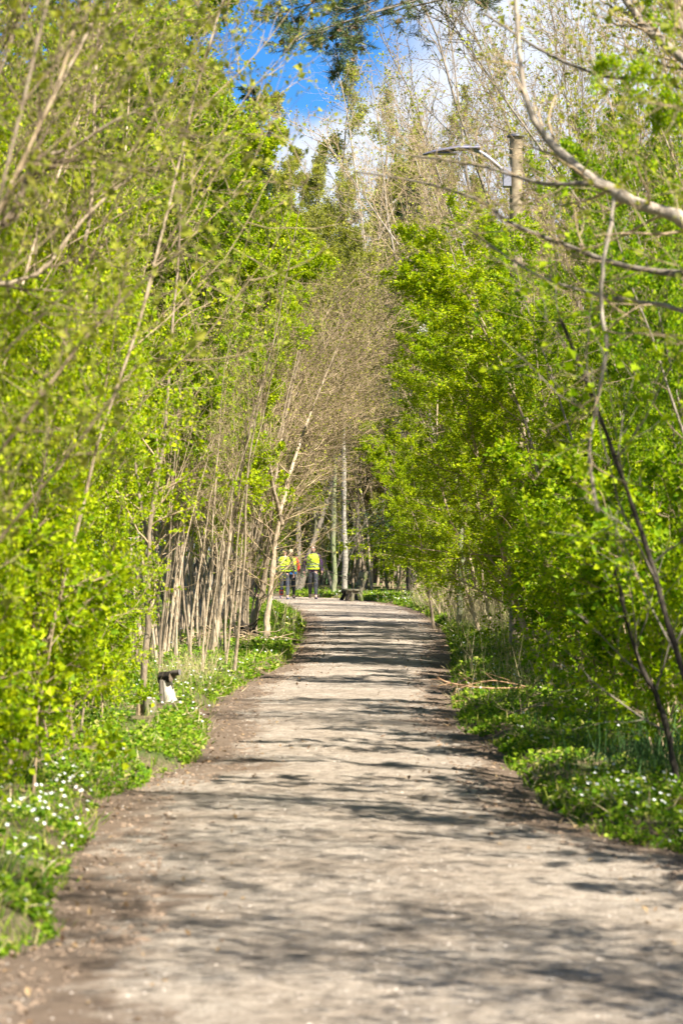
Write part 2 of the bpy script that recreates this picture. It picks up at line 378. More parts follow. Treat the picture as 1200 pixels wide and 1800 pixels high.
gx = (l - 0.55)[:, None] + (r - l + 1.1)[:, None] * t[None]; gy = np.repeat(rows2[:, None], len(t), 1)
gz = path_z(gx, gy)
mb = MB(); mb.add(np.stack([gx, gy, gz], -1), grid_faces(*gx.shape), 0, True)
me = mb.mesh('path', [path_mat()])
e = outside(gx, gy)
set_attr(me, 'rim', np.clip(1 + e / (0.62 + 0.45 * np.clip(1 - gy / 30, 0, 1) * (gx < 0)) + 1.3 * fbm(gx * 1.6, gy * 0.9, 15) + 0.9 * fbm(gx * 6, gy * 4, 16), 0, 1.4).reshape(-1))
tag(link('path', me), kind='structure')

# ------------------------------------------------------------------ verge herbs, flowers, litter, pebbles (stuff)
rng = np.random.default_rng(11)
def scatter(n, y0, y1, lo, hi, power=1.0, side=None):
    u = rng.random(n); y = y0 * (y1 / y0) ** (u ** power)
    s = rng.random(n); e = lo + (hi - lo) * s ** 1.3
    l, r = edges(y)
    left = rng.random(n) < 0.5 if side is None else np.full(n, side == 'l')
    x = np.where(left, l - e, r + e)
    return x, y, e
mb = MB()
for n, lo, hi, y1 in ((190000, 0.06, 1.6, 88), (80000, 1.2, 4.5, 95), (26000, -0.30, 0.12, 80)):
    x, yy, e = scatter(n, 7.5, y1, lo, hi)
    keep = (fbm(x * 0.9, yy * 0.9, 21) + 0.9 * fbm(x * 3.5, yy * 3.5, 22) > 0.0 - 0.06 * (e < 0.5) + 0.30 * (e < 0.06)) & (np.abs(x) < 14)
    x, yy, e = x[keep], yy[keep], e[keep]
    ok = np.ones(len(x), bool)
    for spx, sd_ in ((300, 23.6), (258, 21.4), (430, 37.6)): ok &= ~((np.abs(x - GX(spx, sd_)) < .13) & (yy < sd_ + .5) & (yy > sd_ - 1.3))
    x, yy, e = x[ok], yy[ok], e[ok]
    h = rng.random(len(x)) ** 1.5 * (0.02 + 0.075 * np.clip(e / 0.7, 0, 1))
    p = np.stack([x, yy, H(x, yy) + 0.012 + h], 1)
    leaves(mb, rng, p, 0.0195 * (1 + p[:, 1] / 30), 0, 0.42, 1.2)
x, yy, e = scatter(52000, 7.5, 85, 0.02, 2.6)
keep = fbm(x * 1.2, yy * 1.2, 31) > -0.05; x, yy = x[keep], yy[keep]
p = np.stack([x, yy, H(x, yy)], 1)
leaves(mb, rng, p, 0.065 * (1 + p[:, 1] / 60), 0, 0.04, 0.1, np.array([[0, 0, 1.6]]), 0.03)
tag(link('ground_cover', mb.mesh('ground_cover', [LEAF['herb']])), kind='stuff', label='low green herbs and grass along both verges', cat='ground cover')

mb = MB()
def flowers(x, yy, size=0.0115):
    N = len(x); z = H(x, yy) + rng.uniform(0.05, 0.14, N)
    c = np.stack([x, yy, z], 1)
    up = norm(np.stack([rng.normal(0.3, 0.35, N), rng.normal(-0.5, 0.35, N), np.ones(N)], 1))
    u = norm(np.cross(up, np.array([[0.3, 1, 0.1]]))); v = np.cross(up, u)
    for k in range(6):
        a = k * math.pi / 3; b_ = a + 0.42; c_ = a - 0.42
        s = size * (1 + yy[:, None] / 90)
        t0 = c + (u * math.cos(a) + v * math.sin(a)) * s + up * s * 0.25
        t1 = c + (u * math.cos(b_) + v * math.sin(b_)) * s * 0.62 + up * s * 0.1
        t2 = c + (u * math.cos(c_) + v * math.sin(c_)) * s * 0.62 + up * s * 0.1
        i = np.arange(N)[:, None] * 4
        mb.add(np.stack([c, t1, t0, t2], 1), np.concatenate([i, i + 1, i + 2, i + 3], 1), 0)
x, yy, e = scatter(3600, 8.5, 85, 0.10, 2.6)
keep = fbm(x * 1.1 + 7, yy * 1.1, 41) > 0.05; k2 = keep & (rng.random(len(x)) < .4); flowers(x[k2], yy[k2])
for px, d, n, sx, sy in ((75, 13.6, 45, 0.22, 0.35), (30, 12.0, 26, 0.2, 0.5), (110, 15.0, 22, 0.16, 0.5), (1150, 14.4, 40, 0.22, 0.35), (1060, 15.0, 20, 0.2, 0.4), (310, 22.5, 18, 0.25, 0.7), (690, 66, 110, 0.5, 2.5), (700, 74, 120, 0.6, 2.5), (590, 79, 60, 0.5, 1.0), (350, 26, 30, 0.3, 1.2)):
    x = GX(px, d) + rng.normal(0, sx, n); yy = d + rng.normal(0, sy, n)
    k = outside(x, yy) > 0.05; flowers(x[k], yy[k])
tag(link('wood_anemones', mb.mesh('wood_anemones', [LEAF['petal']])), kind='stuff', label='small white wood anemones scattered through the verge herbs', cat='flowers')

mb = MB()
x, yy, e = scatter(7000, 7.5, 80, -0.1, 3.5)
z = np.where(e < 0.05, np.maximum(path_z(x, yy), H(x, yy)), H(x, yy))
leaves(mb, rng, np.stack([x, yy, z + 0.008], 1), 0.022 * (1 + yy / 40), 0, 0.34, 3.0)
x, yy, e = scatter(900, 7.5, 80, -0.8, 0.0)
leaves(mb, rng, np.stack([x, yy, path_z(x, yy) + 0.006], 1), 0.022 * (1 + yy / 60), 0, 0.3, 4.0)
tag(link('fallen_leaves', mb.mesh('fallen_leaves', [LEAF['brown']])), kind='stuff', label='brown fallen leaves and bud scales on the verges', cat='leaf litter')

mb = MB()
for px, d, n, sx, sy, hh in ((800, 56, 1500, 0.45, 5.0, 0.6), (760, 62, 900, 0.4, 4.0, 0.55), (870, 44, 900, 0.4, 4, 0.5), (900, 26, 160, 0.3, 2.5, 0.45), (330, 27, 500, 0.25, 1.4, 0.3), (500, 42, 26, 0.10, 0.6, 0.7)):
    x = GX(px, d) + rng.normal(0, sx, n); yy = d + rng.normal(0, sy, n)
    k = outside(x, yy) > 0.15; x, yy = x[k], yy[k]
    leaves(mb, rng, np.stack([x, yy, H(x, yy)], 1), hh, 0, 0.0035 * (1 + d / 60), 0.1, np.array([[0, 0, 2.2]]), 0.003)
x, yy, e = scatter(16000, 7.5, 80, 0.0, 2.4)
keep = fbm(x * 1.4, yy * 1.4, 51) > -0.02; x, yy = x[keep], yy[keep]
leaves(mb, rng, np.stack([x, yy, H(x, yy) + .01], 1), 0.10 * (1 + yy / 90), 0, 0.02 * 1.0, 0.1, np.array([[0, 0, .55]]), 0.02)
tag(link('dry_grass', mb.mesh('dry_grass', [LEAF['straw']])), kind='stuff', label='dry straw coloured grass stalks on the verges', cat='dry grass')
mb = MB()
for px, d, n, sx, sy, hh in ((1130, 16.2, 420, 0.3, 0.5, 0.26), (960, 19, 200, 0.2, 0.8, 0.20), (1190, 16.6, 260, 0.2, 0.6, 0.32)):
    x = GX(px, d) + rng.normal(0, sx, n); yy = d + rng.normal(0, sy, n)
    k = outside(x, yy) > 0.2; x, yy = x[k], yy[k]
    leaves(mb, rng, np.stack([x, yy, H(x, yy)], 1), hh, 0, 0.008, 0.1, np.array([[0, 0, 3.0]]), 0.005)
tag(link('rushes_grass', mb.mesh('rushes_grass', [LEAF['rush']])), kind='stuff', label='dark upright rushes under the shrubs beside the path', cat='rushes')

# pebbles and soil clods
def stones(name, n, lo, hi, s0, s1, matr, y1=60):
    ico = bmesh.new(); bmesh.ops.create_icosphere(ico, subdivisions=1, radius=1); ico.verts.ensure_lookup_table()
    bv = np.array([v.co for v in ico.verts]); bf = np.array([[v.index for v in f.verts] for f in ico.faces]); ico.free()
    x, yy, e = scatter(n, 7.4, y1, lo, hi)
    z = np.maximum(path_z(x, yy), H(x, yy)); s = np.exp(rng.uniform(math.log(s0), math.log(s1), n))
    sc3 = rng.uniform(0.6, 1.2, (n, 3)); sc3[:, 2] *= 0.65
    v = bv[None] * (1 + rng.normal(0, 0.14, (n, len(bv), 1))) * sc3[:, None] * s[:, None, None] + np.stack([x, yy, z], 1)[:, None]
    f = bf[None] + (np.arange(n) * len(bv))[:, None, None]
    mb = MB(); mb.add(v.reshape(-1, 3), f.reshape(-1, 3), 0, False)
    return link(name, mb.mesh(name, [matr]))
tag(stones('pebbles', 7000, -1.9, 0.02, 0.003, 0.009, plain('pebble', (0.38, 0.33, 0.275), 0.9, 0, 0.3, 4)), kind='stuff', label='pale pebbles loose on the gravel path', cat='pebbles')
tag(stones('soil_dirt', 6000, -0.4, 0.12, 0.004, 0.024, plain('clod', (0.17, 0.12, 0.08), 0.95, 0, 0.25, 14)), kind='stuff', label='crumbly soil clods along the path edges', cat='soil')

# ------------------------------------------------------------------ tree kinds
def tree_mesh(seed, H_=8.0, stems=2, r=0.05, lean=0.25, n1=20, n2=7, n3=5, nl=8, lsize=0.05, leaf='bright', bark='pale', f0=0.25,
              l1=0.30, l2=0.42, l3=0.42, a1=0.9, a2=0.8, a3=0.8, up1=0.35, wig=0.10, leaf_j=0.02, spread=0.25, pull1=(0, 0, 0), trunk_pull=(0, 0, 0.3), twig='twig', low=0.0, rmin=0.0022, taper=0.55, flat=0.0, K0=12):
    g = np.random.default_rng(seed)
    P0 = np.zeros((stems, 3)); P0[:, :2] = g.normal(0, spread, (stems, 2)) * (stems > 1); P0[:, 2] = -0.06
    D0 = np.zeros((stems, 3)); D0[:, 2] = 1; D0[:, 0] = lean + g.normal(0, 0.12, stems); D0[:, 1] = g.normal(0, 0.14, stems)
    L0 = H_ * g.uniform(0.8, 1.05, stems); R0 = r * g.uniform(0.75, 1.1, stems)
    P, R = grow(g, P0, D0, L0, R0, K0, wig * 0.8, 0, 0.16, trunk_pull)
    wood = MB(); crown = MB()
    R2 = R.copy(); R2[:, 0] *= 1.45; R2[:, 1] *= 1.08
    tubes(wood, P, R2, 8)
    if low:   # low shoots at the foot
        p, d, l_, r_ = spawn(g, P, R, 4, 0.03, 0.6, low, L0, 0.3, 0.2)
        A, B = grow(g, p, d, l_, np.maximum(r_, 0.005), 6, 0.12, 0.6, 0.3)
        tubes(crown, A, B, 4, 0); pp, dd = along(g, A, nl * 4, 0.2); leaves(crown, g, pp, lsize, 1, dirs=dd, jitter=leaf_j * 2)
    p, d, l_, r_ = spawn(g, P, R, n1, f0, a1, l1, L0, 0.45, taper=taper, flat=flat)
    P1, R1 = grow(g, p, d, l_, np.maximum(r_, rmin * 2.2), 8, wig, up1, 0.2, pull1)
    tubes(crown if n3 else wood, P1, R1, 5, 0)
    p, d, l_, r_ = spawn(g, P1, R1, n2, 0.2, a2, l2, l_, 0.5, flat=flat)
    P2, R2_ = grow(g, p, d, l_, np.maximum(r_, rmin * 1.4), 6, wig * 1.2, up1 * 0.5, 0.35)
    tubes(crown, P2, R2_, 4, 0)
    last, ll = P2, l_
    if n3:
        p, d, l_, r_ = spawn(g, P2, R2_, n3, 0.15, a3, l3, l_, 0.6, flat=flat)
        P3, R3 = grow(g, p, d, np.maximum(l_, 0.10), np.maximum(r_ * 0.8, rmin), 4, wig * 1.3, up1 * 0.3, 0.5)
        tubes(crown, P3, R3, 3, 0); last = P3
        if nl >= 1:
            pp, dd = along(g, P2, max(1, int(nl * 0.7)), 0.2); leaves(crown, g, pp, lsize, 1, dirs=dd, jitter=leaf_j)
    if nl:
        k = max(1, int(math.ceil(nl / (4 if nl > 5 else 1))))
        pp, dd = along(g, last, k, 0.25)
        if nl > 5:      # leaves stand in little tufts of four
            q = g.normal(0, lsize * 0.38, (len(pp), 4, 3)); pp = (pp[:, None] + q).reshape(-1, 3); dd = (dd[:, None] + q / lsize).reshape(-1, 3)
        if nl < 1: keep = g.random(len(pp)) < nl; pp, dd = pp[keep], dd[keep]
        leaves(crown, g, pp, lsize, 1, dirs=dd, jitter=leaf_j)
    return wood.mesh('trunk', [BARK[bark]]), crown.mesh('crown', [BARK[twig], LEAF[leaf]])

KIND = {}
def variants(name, n, **kw):
    KIND[name] = [tree_mesh(hash_(name) + i, **kw) for i in range(n)]
def hash_(s): return sum((i + 1) * ord(c) for i, c in enumerate(s)) * 7
variants('elm', 3, H_=8.6, stems=2, r=0.045, lean=0.05, trunk_pull=(0.12,0,.3), n1=28, n2=9, n3=5, nl=16, lsize=0.040, leaf='bright', bark='pale', f0=0.12, l1=0.26, low=0.12)
variants('wall_elm', 4, H_=8.6, stems=3, r=0.035, lean=0.0, trunk_pull=(0.03,0,.3), n1=30, n2=9, n3=6, nl=22, lsize=0.041, leaf='bright', bark='pale', f0=0.24, l1=0.27, spread=0.3)
variants('maple', 3, H_=7.6, stems=2, r=0.04, lean=0.08, trunk_pull=(0.15,0,.3), n1=24, n2=9, n3=5, nl=14, lsize=0.041, leaf='green', bark='grey', f0=0.14, l1=0.30, low=0.14, a1=1.05)
variants('hazel', 3, H_=8.2, stems=4, r=0.019, lean=0.02, trunk_pull=(0.16,0,.25), n1=23, n2=8, n3=4, nl=3, lsize=0.036, leaf='olive', bark='pale', f0=0.25, l1=0.32, a1=0.6, up1=0.5, spread=0.3)
variants('bare', 3, H_=12.5, stems=3, r=0.06, lean=0.1, n1=22, n2=9, n3=5, nl=0.55, lsize=0.045, leaf='bud', bark='grey', f0=0.3, l1=0.26, a1=0.5, up1=0.7, spread=0.4, rmin=0.004)
variants('budding', 4, H_=19, stems=2, r=0.12, lean=0.03, n1=34, n2=11, n3=7, nl=6, lsize=0.06, leaf='bud', bark='grey', f0=0.12, l1=0.2, l2=0.45, a1=0.62, up1=0.7, spread=0.5, rmin=0.006, taper=0.75, leaf_j=0.06, twig='olive_twig')
variants('sapling', 6, H_=6.6, stems=1, r=0.023, lean=0.04, n1=14, n2=6, n3=3, nl=0.8, lsize=0.035, leaf='olive', bark='pale', f0=0.36, l1=0.28, a1=0.5, up1=0.3, wig=0.08, trunk_pull=(0.16, 0, 0.1), spread=0.0)
variants('spray', 4, H_=3.6, stems=7, r=0.014, lean=0.06, n1=13, n2=8, n3=4, nl=9, lsize=0.030, leaf='bright', bark='pale', f0=0.05, l1=0.32, a1=0.75, up1=0.4, spread=0.3, K0=9)
variants('arching', 4, H_=7.2, stems=2, r=0.022, lean=0.02, n1=26, n2=8, n3=4, nl=0.7, lsize=0.032, leaf='olive', bark='pale', f0=0.3, l1=0.3, a1=0.5, up1=0.15, wig=0.08, pull1=(0.5, 0, 0), trunk_pull=(0.55, 0, -0.05), spread=0.12)
variants('willow', 3, H_=15, stems=3, r=0.075, lean=0.06, n1=40, n2=12, n3=7, nl=5, lsize=0.055, leaf='olive', bark='grey', f0=0.06, l1=0.22, l2=0.45, a1=0.55, up1=0.7, spread=0.6, rmin=0.005, taper=0.7, leaf_j=0.05, twig='olive_twig')
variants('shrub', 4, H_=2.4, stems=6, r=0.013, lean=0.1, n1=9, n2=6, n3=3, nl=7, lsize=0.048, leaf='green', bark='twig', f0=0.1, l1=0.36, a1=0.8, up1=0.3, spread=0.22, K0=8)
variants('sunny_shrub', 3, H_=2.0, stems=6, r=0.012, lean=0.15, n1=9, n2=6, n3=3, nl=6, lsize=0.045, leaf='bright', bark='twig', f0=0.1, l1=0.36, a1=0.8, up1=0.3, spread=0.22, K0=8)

ORD = ['first', 'second', 'third', 'fourth', 'fifth', 'sixth', 'seventh', 'eighth', 'ninth', 'tenth', 'eleventh', 'twelfth', 'thirteenth', 'fourteenth', 'fifteenth', 'sixteenth', 'seventeenth', 'eighteenth', 'nineteenth', 'twentieth']
R_ = random.Random(5)
def plant(kind, name, cat, x, y, rz, s, label, group, var=None, sxy=None):
    vs = KIND[kind]; wm_, cm_ = vs[R_.randrange(len(vs)) if var is None else var % len(vs)]
    o = empty(name, (x, y, float(H(x, y))), rz, s)
    if sxy: o.scale = (s * sxy, s * sxy, s)
    tag(o, label, cat, group)
    link('trunk', wm_, o); link('crown', cm_, o)
    return o
def row(kind, name, cat, spots, facing, phrase, group, jit=0.6, sxy=None, dx=0.0):
    """spots: (px of the foot, depth, scale) counted outward from the camera"""
    for i, sp in enumerate(spots):
        px, d, s = sp[:3]
        plant(kind, name, cat, GX(px, d) + dx, d, facing + R_.uniform(-jit, jit), s, phrase.replace('#', ORD[i] if i < 20 else ORD[-1]), group, var=i, sxy=sxy)

# ------------------------------------------------------------------ trees along the left verge
PI = math.pi
row('hazel', 'hazel_tree', 'tree', [(-740, 9.0, .9), (-480, 10.2, .95), (-330, 12.0, 1.0), (-210, 13.6, 1.0), (-90, 16.0, 1.05), (-220, 17.5, 1.1), (-40, 19.5, .95), (-10, 23.0, .85), (60, 27.0, .85)],
    0.15, 'pale-stemmed hazel with small yellow-green leaves, # from the near end of the left verge', 'hazels along the left verge', .6, .88, -.3)
row('spray', 'elder_shrub', 'shrub', [(-330, 9.6, .8), (-240, 11.3, .95), (-130, 13.0, 1.0), (-60, 15.0, .95), (-180, 15.8, 1.3), (10, 17.0, 1.0), (-40, 18.6, 1.4), (60, 19.5, .95), (20, 21.5, 1.4), (70, 22.4, .9), (60, 27, 1.4)],
    0, 'tall leafy shrub with fine yellow-green leaves down to the grass, # from the near end', 'tall leafy shrubs on the left verge', .6, .72, -.2)
row('elm', 'elm_tree', 'tree', [(30, 20.5, .85), (60, 25, .95), (20, 28, 1.1)],
    0.2, 'bright young elm in the near left hedge, # from the near end', 'elms in the near left hedge', .6, .8, -.25)
row('wall_elm', 'high_crowned_elm_tree', 'tree', [(105, 27, .9), (190, 31, 1.0), (255, 33.5, .95), (180, 36, 1.15), (285, 37, .92), (300, 40, .98), (260, 44, 1.15), (338, 43.5, 1.0), (358, 48, 1.06), (300, 52, 1.2), (225, 40, 1.15), (345, 41.5, .92), (372, 46, 1.0), (325, 38, .84)],
    0.2, 'bright high-crowned elm above the left sapling stand, # from the near end', 'elms in the leafy wall on the left', .6, .86, .0)
# ------------------------------------------------------------------ right verge
row('maple', 'maple_tree', 'tree', [(1400, 13.5, .62), (1310, 17.5, .62), (1210, 21.5, .68), (1260, 25.0, .8), (1120, 26.5, .72), (1190, 31.0, .85), (1050, 32.0, .78), (1100, 37.0, .9)],
    PI - 0.2, 'green leafy maple on the shaded right verge, # from the near end', 'maples along the right verge', .6, .75, .15)
row('elm', 'field_maple_tree', 'tree', [(1080, 31, .78), (1000, 32.5, .68), (1070, 35, .74), (1010, 37, .70), (885, 42, .60), (985, 44, .95), (815, 48, .56), (890, 50, .82), (800, 55, .55)],
    PI, 'bright bushy tree bulging over the right path edge, # from the near end', 'bright bushy trees on the right', .6, 1.2, -.3)
row('hazel', 'budding_hazel_tree', 'tree', [(1420, 17, .9), (1320, 20, .95), (1240, 25, 1.05), (1150, 32, 1.15), (1010, 40, 1.2), (1080, 44, 1.25)],
    PI, 'twiggy hazel with olive buds above the right shrubs, # from the near end', 'hazels along the right verge', .6, .85, .7)
row('bare', 'bare_ash_tree', 'tree', [(1240, 30, .8), (1120, 42, .95), (1000, 47, 1.0), (900, 54, 1.05), (1180, 52, 1.15), (820, 63, 1.1), (1050, 60, 1.2), (930, 68, 1.2), (765, 88, 1.2)],
    PI, 'tall twiggy ash rising behind the right shrubs, # from the near end', 'twiggy ashes on the right')
# ------------------------------------------------------------------ thickets of saplings
def thicket(n, pxr, dr, sr, facing, name, label, group, rs, sxy=1.0, kind='sapling'):
    rr = random.Random(rs)
    for i in range(n):
        d = rr.uniform(*dr); px = rr.uniform(*pxr)
        x = GX(px, d)
        if float(outside(x, d)) < 0.25: x = float(edges(d)[0] - rr.uniform(0.4, 1.2)) if pxr[0] < 600 else float(edges(d)[1] + rr.uniform(0.5, 2.0))
        plant(kind, name, 'sapling', x, d, facing + rr.uniform(-0.6, 0.6), rr.uniform(*sr), label, group, var=i, sxy=sxy)
thicket(64, (215, 440), (29, 44), (0.6, .88), 0.1, 'thin_sapling', 'thin pale sapling leaning toward the path in the dense stand left of the path', 'pale saplings left of the path', 3, .95)
thicket(26, (330, 425), (41, 60), (0.85, 1.2), 0.1, 'slender_sapling', 'slender brown sapling arching toward the path farther along the left stand', 'arching brown saplings farther along on the left', 4, 1.1, 'arching')
thicket(64, (610, 740), (84, 100), (0.85, 1.3), 2.6, 'thicket_sapling', 'thin upright bare sapling in the thicket behind the bench', 'bare saplings behind the bench', 5, 1.5)
thicket(40, (440, 640), (92, 112), (0.9, 1.4), 1.4, 'woodland_sapling', 'thin bare sapling in the dim wood behind the walkers', 'bare saplings behind the walkers', 6, 1.6)
thicket(22, (760, 960), (52, 75), (0.7, 1.1), 2.9, 'verge_sapling', 'thin bare sapling among the dry grass right of the path', 'bare saplings by the dry grass', 7, 1.4)
# ------------------------------------------------------------------ far wood
rr = random.Random(8)
far = [(505, 84, 1.03), (455, 92, 1.12), (540, 96, 1.15), (580, 104, 1.18), (622, 100, 1.05), (660, 96, 1.0), (700, 92, .98), (745, 98, .95), (480, 110, 1.15), (600, 118, 1.1), (680, 114, 1.05), (790, 106, 1.0), (420, 102, 1.1), (850, 96, 1.0), (380, 88, .9), (330, 98, 1.0), (900, 108, 1.1), (640, 128, 1.15), (550, 130, 1.25), (270, 92, 1.0), (970, 100, 1.1), (200, 104, 1.05), (1050, 90, 1.0), (720, 126, 1.1), (450, 126, 1.2), (100, 96, 1.0), (1150, 100, 1.1), (-20, 105, 1.1), (1260, 95, 1.1), (830, 124, 1.15)]
for i, (px, d, s) in enumerate(far):
    plant('budding', 'budding_tree', 'tree', GX(px, d), d, rr.uniform(0, 6.28), s * 0.95, 'tall budding tree with a haze of olive twigs in the far wood beyond the bend', 'budding trees in the far wood', var=i)
row('willow', 'willow_tree', 'tree', [(400, 63, .75), (415, 70, .86), (548, 87, .82), (610, 89, .74), (505, 90, .90), (665, 91, .72), (580, 94, .80), (640, 97, .82), (715, 90, .86), (470, 96, 1.1), (760, 94, .95)],
    0.2, 'olive willow hazy with fresh buds around the bend, # from the near end', 'olive willows around the bend', .8)
# trees beside the camera whose shade falls on the near end of the path
row('hazel', 'roadside_tree', 'tree', [(2867, 6, 1.0), (2150, 11.0, .95)], PI, 'tree beyond the right edge whose shadow crosses the near path, # from the camera', 'trees shading the near end of the path')
row('maple', 'leafy_roadside_tree', 'tree', [(2100, 10.0, .68)], PI, 'leafy tree beyond the right edge shading the near path', 'leafy trees shading the near path')
# low shrubs
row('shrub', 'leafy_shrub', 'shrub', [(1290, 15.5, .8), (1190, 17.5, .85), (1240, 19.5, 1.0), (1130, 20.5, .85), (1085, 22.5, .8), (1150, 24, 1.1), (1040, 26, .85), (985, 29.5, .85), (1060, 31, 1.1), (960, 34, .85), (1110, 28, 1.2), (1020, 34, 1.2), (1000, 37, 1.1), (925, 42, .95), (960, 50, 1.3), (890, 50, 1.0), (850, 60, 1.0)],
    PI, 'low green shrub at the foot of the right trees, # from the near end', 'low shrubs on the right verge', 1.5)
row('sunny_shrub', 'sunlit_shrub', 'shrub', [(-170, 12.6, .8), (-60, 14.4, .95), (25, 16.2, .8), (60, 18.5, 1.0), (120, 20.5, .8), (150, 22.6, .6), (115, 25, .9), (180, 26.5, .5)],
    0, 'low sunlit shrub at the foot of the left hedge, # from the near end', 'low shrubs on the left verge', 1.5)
row('shrub', 'woodland_shrub', 'shrub', [(540, 88, 1.2), (575, 90, 1.0), (505, 92, 1.3), (610, 93, 1.0), (470, 86, 1.4), (690, 86, 1.0), (730, 84, 1.2), (655, 92, 0.9), (770, 80, 1.2), (440, 78, 1.2), (600, 112, 2.2), (660, 108, 2.0), (720, 110, 2.4), (550, 114, 2.4), (500, 108, 2.2), (640, 118, 2.6)],
    PI, 'green undergrowth shrub beyond the bend, # counted from the nearest', 'undergrowth shrubs beyond the bend', 3)

# ------------------------------------------------------------------ single trees
def spline(pts, n=24):
    pts = np.asarray(pts, float); k = len(pts)
    t = np.linspace(0, k - 1, n); i = np.clip(t.astype(int), 0, k - 2); u = (t - i)[:, None]
    p0 = pts[np.maximum(i - 1, 0)]; p1 = pts[i]; p2 = pts[i + 1]; p3 = pts[np.minimum(i + 2, k - 1)]
    return 0.5 * (2 * p1 + (p2 - p0) * u + (2 * p0 - 5 * p1 + 4 * p2 - p3) * u ** 2 + (3 * p1 - p0 - 3 * p2 + p3) * u ** 3)
def limb_tree(name, label, cat, base, limbs, bark, leaf, twig='twig', lsize=0.04, nl=3, seed=1, ntw=14, tl=0.6, n2=5, group=None, wob=0.0, parts=True, trunk_first=1):
    """a tree whose main limbs follow given 3-D polylines: limbs = [(points, r0, r1)]"""
    g = np.random.default_rng(seed); base = np.asarray(base, float)
    o = empty(name, base); tag(o, label, cat, group)
    crown = MB()
    tw = MB(); first = True
    for j, (pts, r0, r1) in enumerate(limbs):
        P = spline(np.asarray(pts) - base, 30)
        if wob: P[1:] += np.cumsum(g.normal(0, wob, (29, 3)), 0) * 0.5
        R = r0 + (r1 - r0) * np.linspace(0, 1, 30) ** 0.8
        R *= 1 + g.normal(0, 0.09, 30); P[2:-1] += g.normal(0, 0.12, (27, 3)) * R[2:-1, None] * 1.5
        b = MB(); tubes(b, P, R, 9, 0, True)
        link('trunk' if j < trunk_first else 'limb', b.mesh('limb', [BARK[bark]]), o)
        if ntw:
            L = np.array([np.linalg.norm(np.diff(P, axis=0), axis=1).sum()])
            p, d, l_, r_ = spawn(g, P[None], R[None], ntw, 0.25, 0.8, 1.0, np.array([tl]), 0.4, taper=0.4)
            A, B = grow(g, p, d, l_, np.clip(r_, 0.003, 0.010), 8, 0.14, 0.35, 0.3); tubes(tw, A, B, 4, 0)
            p, d, l_, r_ = spawn(g, A, B, n2, 0.15, 0.8, 0.5, l_, 0.6)
            A2, B2 = grow(g, p, d, l_, np.maximum(r_, 0.0018), 5, 0.16, 0.2, 0.5); tubes(tw, A2, B2, 3, 0)
            if nl:
                pp, dd = along(g, A2, nl, 0.2); leaves(tw, g, pp, lsize, 1, dirs=dd, jitter=0.015)
    if ntw: link('crown', tw.mesh('crown', [BARK[twig], LEAF[leaf]]), o)
    return o
def G(px, d, dz=-0.05): x = GX(px, d); return np.array([x, d, float(H(x, d)) + dz])

# two stout leaning trunks and their neighbours at the bend of the left verge
limb_tree('leaning_tree', 'stout pale leaning trunk at the left bend, the one closest to the path', 'tree', G(472, 39), [
    ([G(468, 39), W(472, 1080, 39), W(481, 990, 39), W(493, 900, 39), W(520, 800, 39.5), W(560, 690, 40), W(612, 565, 40)], .064, .009),
    ([W(495, 920, 39), W(470, 800, 38.5), W(455, 640, 38), W(452, 470, 38)], .04, .012)], 'pale', 'olive', seed=3, ntw=34, tl=1.5, n2=9, nl=2, lsize=.032)
limb_tree('crooked_tree', 'stout pale trunk with a bend near its foot, beside the closest leaning trunk', 'tree', G(446, 39.4), [
    ([G(446, 39.4), W(446, 1105, 39.4), W(452, 1065, 39.4), W(463, 1030, 39.4), W(474, 950, 39.4), W(482, 860, 39.4), W(500, 740, 40), W(532, 600, 40)], .075, .018)],
    'pale', 'olive', seed=4, ntw=30, tl=1.4, n2=9, nl=2, lsize=.032)
limb_tree('slanting_tree', 'thin whitish trunk slanting up from the left grass verge', 'tree', G(373, 34), [
    ([G(373, 34), W(383, 1100, 34), W(395, 1010, 34), W(404, 950, 34), W(420, 850, 34), W(442, 740, 34), W(475, 620, 34)], .048, .012)], 'pale', 'olive', seed=5, ntw=24, tl=1.0, n2=7, nl=2, lsize=.03)
limb_tree('forked_tree', 'pale knobbly slim trunk rising just behind the two small stumps', 'tree', G(250, 24), [
    ([G(250, 24), W(253, 1190, 24), W(259, 1120, 24), W(262, 1040, 24), W(262, 960, 24), W(268, 895, 24), W(290, 760, 24), W(300, 600, 24), W(312, 470, 24), W(325, 250, 24)], .036, .012),
    ([W(262, 960, 24), W(240, 830, 24.3), W(225, 640, 24.5)], .022, .010)], 'pale', 'bright', seed=6, ntw=20, tl=1.0, n2=6, nl=4, lsize=.045)
limb_tree('silvery_tree', 'slim silvery trunk with long whips standing in the left hedge', 'tree', G(20, 18), [
    ([G(20, 18), W(20, 1000, 18), W(24, 860, 18), W(45, 760, 18), W(80, 640, 18), W(105, 520, 18), W(150, 420, 18), W(163, 300, 18), W(168, 120, 18), W(180, -40, 18)], .034, .012),
    ([W(105, 520, 18), W(150, 470, 17.8), W(215, 330, 17.6), W(300, 265, 17.4)], .014, .004)], 'pale', 'olive', seed=7, ntw=18, tl=.8, n2=6, nl=3, lsize=.04)
